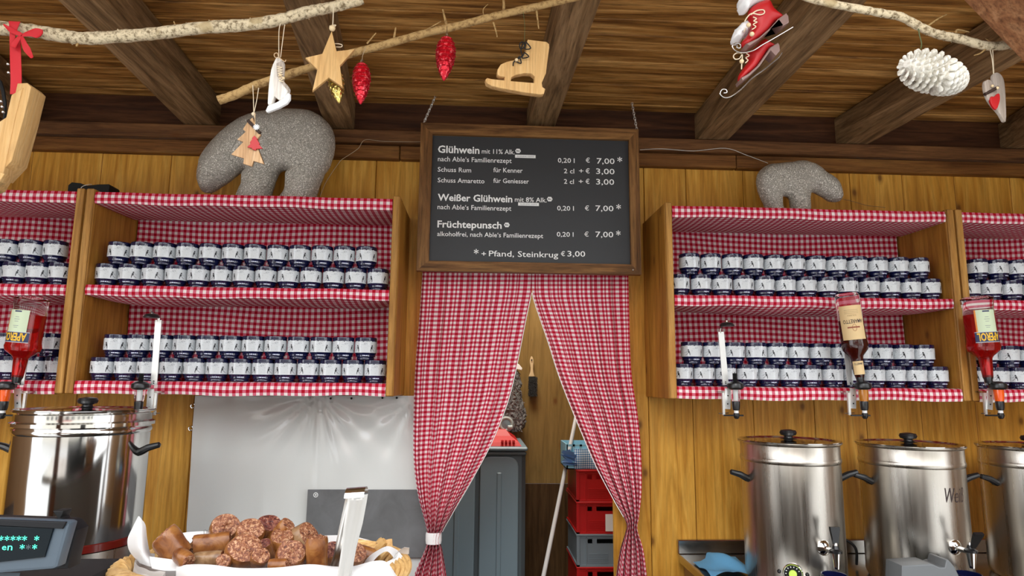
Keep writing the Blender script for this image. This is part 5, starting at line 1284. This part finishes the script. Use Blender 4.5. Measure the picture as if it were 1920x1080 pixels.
# ------------------------------------------------------------------ cash register, left front
YR = .90
o_ = (0, 940, 7.7125)
rg = thing('cash_register', (-.75, .98, CZ-.42), 'black and grey cash register with green customer display', 'cash register')
def plate(pts, Y, th, mat, name, bev=.002, lab=None): return part(rg, name, cutmb([loop_px(pts, Y, *o_)], th, Y+th/2, bev), MAT[mat], lab)
plate([(-900, 250), (0, 262), (960, 300), (1000, 320), (1000, 345), (870, 800), (830, 950), (760, 985), (0, 1045), (-900, 1090)], YR, .02, 'register_grey', 'display_bezel', .004)
plate([(-900, 235), (0, 255), (700, 280), (960, 290), (1010, 310), (1110, 420), (1000, 850), (980, 980), (-900, 1080)], YR+.022, .03, 'register_black', 'display_housing', .004)
plate([(-900, 262), (0, 266), (955, 300), (900, 400), (0, 355), (-900, 345)], YR-.0035, .004, 'register_black', 'bezel_reflection', .001, 'black strip standing in for a dark reflection')  # black strip paints the dark upper end of the bezel's reflection
plate([(-900, 350), (0, 360), (770, 392), (640, 810), (0, 880), (-900, 950)], YR-.003, .003, 'display_glass', 'display_window', .0008, 'black glass window')
plate([(760, 140), (915, 140), (895, 200), (870, 235), (895, 290), (815, 290), (830, 240), (790, 190)], YR+.03, .02, 'matte_black', 'knob', .001)
plate([(-900, 1000), (560, 1000), (1900, 880), (2600, 860), (2600, 2000), (-900, 2000)], YR+.14, .20, 'register_grey', 'body', .004) if 0 else None
zb2 = CZ-.42; a = at(235, 1053, 1.12)
part(rg, 'body', MB().box(-1.05, a.x, .93, 1.14, zb2, at(180, 1052, 1.12).z, bev=.006), MAT['register_black'])
part(rg, 'front_slope', MB().add([(-1.05, .90, zb2+.05), (a.x-.04, .90, zb2+.05), (a.x-.04, .932, at(180, 1066, .95).z), (-1.05, .932, at(180, 1066, .95).z)], [(0, 1, 2, 3)]), MAT['register_grey'], 'blue grey sloped panel', smooth=False)
def vfd(s, u0, u1, v0, v1, shear=.12, dim=False):
    me = text_mesh(s, .004); xs = [v.co.x for v in me.vertices]; ys = [v.co.y for v in me.vertices]; a, b_ = min(xs), max(xs); c_, d_ = min(ys), max(ys); vs = []
    for v in me.vertices:
        f = (v.co.x-a)/(b_-a); g_ = (v.co.y-c_)/(d_-c_); q = at(o_[0]+(u0+(u1-u0)*f+shear*g_*(v1-v0))/o_[2], o_[1]+(v1+(v0-v1)*g_)/o_[2], YR-.0040); vs.append(q)
    part(rg, 'display_character', MB().add(vs, [list(p.vertices) for p in me.polygons]), MAT['green_glow' if not dim else 'locker_dark'], 'glowing green character' if not dim else None, smooth=False)
for u in (62, 148, 233, 316, 492): vfd('*', u, u+70, 497, 572)
for u in (282, 462): vfd('*', u, u+70, 620, 695)
vfd('*', 372, 442, 622, 697, dim=True); vfd('e', 25, 88, 645, 705); vfd('n', 105, 175, 640, 708); vfd('*', -20, 45, 497, 572)
vfd('n', -60, -2, 640, 705) if 0 else None

# ------------------------------------------------------------------ basket of sausage
BC = Vector((at(497, 1050, 1.12).x, 1.12, CZ-.42)); BA, BB = .222, .140; BZ = CZ-.303
bk = thing('wicker_basket', BC, 'oval wicker basket lined with white paper on the serving counter', 'basket')
mb = MB()
for r_ in range(10):
    f = r_/9; zz = CZ-.415+f*(BZ-.012-CZ+.415); sc_x = .80+.19*f; mb_pts = []
    for k in range(72):
        a = 2*math.pi*k/72; o__ = .003*(1 if (k//2+r_) % 2 else -1); mb_pts.append(Vector((BC.x+(BA*sc_x+o__)*math.cos(a), BC.y+(BB*sc_x+o__)*math.sin(a), zz)))
    mb.tube(mb_pts, .0062, 6, closed=True)
part(bk, 'weave', mb, MAT['wicker'], kind='stuff')
part(bk, 'base', MB().lathe([(1e-5, 0), (.8, 0), (.8, .008), (1e-5, .008)], 40, 0, BC, Matrix.Diagonal((BA, BB, 1))), MAT['wicker'])
NS = 8
for s_ in range(NS):
    pts = []
    for k in range(240):
        a = 2*math.pi*k/240; tw = a*8+s_*2*math.pi/NS; rr = .0135
        pts.append(Vector((BC.x+(BA+rr*math.cos(tw))*math.cos(a), BC.y+(BB+rr*math.cos(tw))*math.sin(a), BZ-.004+rr*math.sin(tw))))
    part(bk, 'rim_strand', MB().tube(pts, .0052, 6, closed=True), MAT['wicker'])
q = at(719, 1047, 1.16)
for k in range(3):
    pts = [q+Vector((.010*math.sin(tt*1.3+k*2.1), -.004*math.cos(tt*1.3+k*2.1), -.035+.013*tt)) for tt in range(6)]; part(bk, 'rim_strand', MB().tube(spline(pts, 3), .0065, 7), MAT['wicker'])
# paper liner
ln = thing('paper_liner', BC+Vector((0, 0, .01)), 'white paper napkins lining the wicker basket', 'napkin')
P = []; rn = random.Random(12)
na, nr = 96, 14
for j in range(nr+1):
    f = j/nr; P.append([])
    for i in range(na+1):
        a = 2*math.pi*i/na; wv = .5+.5*math.sin(5*a+1.0)+.3*math.sin(11*a)+.2*math.sin(17*a+2)
        sf = 0.0
        if f < .7: rr = f/.7*.90; z = BZ-.055+.050*(f/.7)**3
        else:
            g_ = (f-.7)/.3; ov = .16*g_; rr = .90+ov; z = BZ-.005+(.026 if math.sin(a) < .1 else .012)*math.sin(g_*math.pi*.62)+.006*wv*g_-(.030*max(0, g_-.5)*2 if math.sin(a) < 0 else .0)
            
        if math.cos(a) < -.55 and math.sin(a) < .3 and f > .72: rr = min(rr, .9)
        P[-1].append(Vector((BC.x+BA*rr*math.cos(a), BC.y+BB*rr*math.sin(a), z+.0015*math.sin(23*a+9*f))))
part(ln, 'sheet', MB().grid(P), MAT['paper_white'], ang=60)
# standing corner on the left
def sheet_px(pts_rows, Y0, name, parent, lab=None):
    G = []
    for row_ in pts_rows: G.append([at(x, y_, Y0+dy) for x, y_, dy in row_])
    # densify
    G2 = []
    for r_ in G: G2.append(spline(r_, 5))
    cols = list(zip(*G2)); cols = [spline(c_, 5) for c_ in cols]; G3 = list(zip(*cols))
    part(parent, name, MB().grid([list(r_) for r_ in G3]), MAT['paper_white'], lab, ang=70)
sheet_px([[(259, 968, .0), (262, 969, -.002), (266, 974, .0)], [(248, 990, .01), (262, 990, -.008), (273, 985, .006)], [(239, 1012, .015), (262, 1015, -.010), (276, 1010, .010)], [(243, 1034, .01), (266, 1036, -.012), (283, 1040, .01)], [(262, 1056, .0), (280, 1062, -.012), (300, 1064, -.01)]], 1.10, 'standing_corner', ln)
sheet_px([[(280, 1043, .02), (300, 1046, .0), (333, 1050, .0)], [(282, 1056, .0), (305, 1060, -.01), (332, 1060, -.005)], [(285, 1066, -.02), (310, 1070, -.02), (345, 1070, -.02)]], 1.08, 'folded_corner', ln)
sheet_px([[(330, 1062, .05), (360, 1058, .02), (400, 1059, .0), (450, 1065, .0), (520, 1064, .0), (580, 1058, .0), (625, 1062, .0), (660, 1062, .0), (700, 1052, .0), (725, 1054, .0), (744, 1080, .0)],
          [(330, 1072, .03), (360, 1070, -.01), (400, 1073, -.02), (450, 1078, -.02), (520, 1078, -.02), (580, 1072, -.015), (625, 1074, -.02), (660, 1074, -.02), (700, 1070, -.02), (725, 1074, -.02), (748, 1095, -.02)],
          [(330, 1100, .01), (360, 1110, -.02), (400, 1118, -.03), (450, 1120, -.03), (520, 1120, -.03), (580, 1120, -.03), (625, 1120, -.03), (660, 1120, -.03), (700, 1115, -.03), (730, 1110, -.03), (754, 1120, -.03)]], 1.02, 'front_fold', ln)
sheet_px([[(678, 1062, .0), (690, 1045, .0), (708, 1032, .0), (728, 1024, .0), (748, 1034, .01), (757, 1050, .0), (757, 1085, .0)],
          [(690, 1064, -.02), (700, 1052, -.02), (712, 1040, -.02), (726, 1034, -.02), (738, 1046, -.01), (745, 1064, -.02), (748, 1090, -.02)]], 1.13, 'curled_corner', ln)
sheet_px([[(330, 1004, .02), (350, 998, .03), (400, 996, .04), (480, 1000, .05), (560, 1004, .05), (600, 1004, .05), (650, 1004, .05), (690, 1012, .04), (725, 1024, .02)],
          [(320, 1022, .0), (350, 1022, .0), (400, 1022, .01), (480, 1022, .01), (560, 1022, .01), (600, 1024, .01), (650, 1024, .01), (690, 1030, .0), (722, 1040, .0)],
          [(300, 1050, -.04), (350, 1055, -.04), (400, 1055, -.04), (480, 1055, -.04), (560, 1055, -.04), (600, 1055, -.04), (650, 1055, -.04), (690, 1055, -.04), (715, 1058, -.03)]], 1.20, 'back_fold', ln)
part(ln, 'printed_lettering', text_fit('ÜHU', 0, 1, 0, 1, .0, place=lambda x, z: at(382+x*19, 1003-x*4-z*8, 1.225)), MAT['ink'], 'grey printed letters', smooth=False)
# sausages
def sausage(px, py, r, Lp, ang, face, Y, label, dark=False, skin='casing'):
    """ang: image direction (deg, 0=right, 90=up) the piece points to; face: how far it turns to the camera (deg)"""
    rn = random.Random(int(px*7+py)); rad = wpx(r, Y)*1.12; L = max(wpx(Lp, Y), rad*.8)
    mb = MB(); n = 26; prof = []
    ns = 12
    P = []; bend = rn.uniform(-.15, .15)
    for j in range(ns+1):
        f = j/ns; rr = rad*(1-.12*(2*f-1)**4)*(.985+.03*math.sin(5*f+px)); P.append([])
        for i in range(n):
            a = 2*math.pi*i/n; q = rr*(1+.025*math.sin(3*a+px)+.02*math.sin(5*a+py)+rn.gauss(0, .006))
            P[-1].append(Vector((q*math.cos(a)+bend*L*(f-.5)**2, q*math.sin(a)*.93, (f-.5)*L+(.10*rad*math.sin(a+px) if j in (0, ns) else .06*rad*math.sin(a+px)*abs(2*f-1)))))
    base = [v for row_ in P for v in row_]
    mb.add(base, [(j*n+i, j*n+(i+1) % n, (j+1)*n+(i+1) % n, (j+1)*n+i) for j in range(ns) for i in range(n)], 0)
    for end, row_ in ((1, P[-1]), (-1, P[0])):
        rings = [row_]
        for s_ in (.93, .78, .6, .4, .2):
            c_ = sum(row_, Vector())/n
            rings.append([c_+(v-c_)*s_+Vector((0, 0, end*(rad*(.03+.05*(1-s_))+rn.gauss(0, rad*.045)))) for v in row_])
        vs = [v for q in rings for v in q]; cc = sum(rings[-1], Vector())/n; vs.append(cc)
        fs = [(k*n+i, k*n+(i+1) % n, (k+1)*n+(i+1) % n, (k+1)*n+i) for k in range(5) for i in range(n)]+[(5*n+i, 5*n+(i+1) % n, 6*n) for i in range(n)]
        if end < 0: fs = [tuple(reversed(f_)) for f_ in fs]
        mb.add(vs, fs, 1)
    a = R(ang); fc = R(face*.85); d = Vector((math.cos(a)*math.cos(fc), -math.sin(fc), math.sin(a)*math.cos(fc))).normalized()
    Q = Vector((0, 0, 1)).rotation_difference(d).to_matrix().to_4x4(); c_ = at(px, py, Y)
    mb.v = [Q @ v+c_ for v in mb.v]
    t = thing('sausage_piece', c_, label, 'sausage', 'cut sausage pieces in the basket')
    part(t, 'meat', mb, [MAT[skin], MAT['meat_dark' if dark else 'meat_cut']], ang=50)
SP = [(322, 1024, 22, 50, -52, -5, 1.10, 'sausage piece with smooth brown skin, leftmost in the basket'),
      (344, 1046, 13, 34, -15, 40, 1.07, 'small torn sausage piece below the leftmost piece'),
      (398, 1021, 18, 56, 182, 25, 1.14, 'long brown sausage piece lying with cut face to the left'),
      (392, 1049, 13, 48, 5, 5, 1.09, 'grey brown skinned sausage piece lying under the long piece', False, 'casing_grey'),
      (420, 1054, 12, 26, 60, 70, 1.055, 'small sausage slice end facing forward near the front paper'),
      (421, 999, 24, 46, 70, 50, 1.20, 'sausage piece with pointed cut face at upper left of heap'),
      (455, 1040, 28, 52, 60, 52, 1.085, 'largest sausage piece with broad cut face at front centre'),
      (467, 1006, 22, 50, 62, 50, 1.15, 'sausage piece with tall cut face behind the largest piece'),
      (499, 1000, 21, 52, 72, 38, 1.19, 'dark red sausage piece, highest of the heap', True, 'casing'),
      (521, 1008, 14, 60, 52, 8, 1.17, 'narrow brown sausage piece leaning right of the dark one'),
      (500, 1033, 12, 40, 100, 45, 1.12, 'small dark sausage end between two larger pieces', True, 'casing'),
      (487, 1050, 15, 36, 62, 55, 1.07, 'short sausage piece with cut face at the front, left of centre'),
      (528, 1020, 20, 34, 82, 25, 1.15, 'stubby rounded brown sausage piece in the middle of heap'),
      (546, 1045, 24, 44, 70, 62, 1.08, 'wide sausage piece with rough cut face right of centre'),
      (561, 1014, 24, 48, 28, 22, 1.17, 'brown sausage piece with folded skin at upper right of heap', False, 'casing_grey'),
      (580, 1042, 13, 34, 80, 10, 1.12, 'sausage piece squeezed behind the upright piece', False, 'casing_grey'),
      (594, 1036, 17, 52, 92, 6, 1.07, 'upright cylindrical orange brown sausage piece'),
      (627, 1042, 18, 36, 120, 45, 1.12, 'dark sausage piece just left of the tongs', True, 'casing'),
      (662, 1043, 19, 36, 60, 58, 1.12, 'sausage piece with cut face just right of the tongs'),
      (684, 1040, 13, 40, 160, 10, 1.15, 'smooth brown sausage end at the far right of the basket'),
      (524, 1060, 11, 34, 5, 20, 1.045, 'small orange sausage piece at the front paper edge'),
      (372, 1040, 12, 40, 150, 10, 1.13, 'dark sausage piece hidden under the left pieces', True, 'casing')]
for a_ in SP: sausage(*a_)
# tongs
tg = thing('serving_tongs', at(650, 1070, 1.03), 'stainless steel serving tongs standing upright in the basket', 'tongs')
def strip(c, wds, Y0, Y1, name):
    P = []; N = len(c)
    C = spline([at(x, y_, Y0+(Y1-Y0)*i/(N-1)) for i, (x, y_) in enumerate(c)], 5); M_ = len(C)
    for i, p in enumerate(C):
        f = i/(M_-1); w_ = wpx(interp([(k/(len(wds)-1), x) for k, x in enumerate(wds)], f), Y0)/2; n_ = Vector((1, 0, .10)).normalized(); row_ = []
        for k in range(9):
            s_ = k/4-1; grv = .0035*math.exp(-(s_*2.2)**2)*(1 if f > .14 else 0)
            row_.append(p+n_*s_*w_+Vector((0, .004*s_*s_+grv, 0)))
        P.append(row_)
    mb = MB().grid(P); mb.grid([[q+Vector((0, .0012, 0)) for q in r_] for r_ in P]); part(tg, name, mb, MAT['steel'], ang=70)
strip([(670, 929), (668, 945), (661, 985), (653, 1030), (644, 1085)], [35, 34, 33, 26, 24], .985, .985, 'front_arm')
strip([(664, 931), (655, 955), (645, 995), (634, 1040), (625, 1066)], [32, 24, 22, 18, 16], 1.020, 1.05, 'rear_arm')
P = []
for k in range(9):
    a = math.pi*k/8; cc = at(668, 929, 1.002); wv = wpx(17, 1.0)
    P.append([cc+Vector((s_*wv, -.018*math.cos(a)+.0, .012*math.sin(a)+s_*.001)) for s_ in (-1, -.5, 0, .5, 1)])
part(tg, 'spring_bend', MB().grid(P), MAT['chrome'], ang=80)
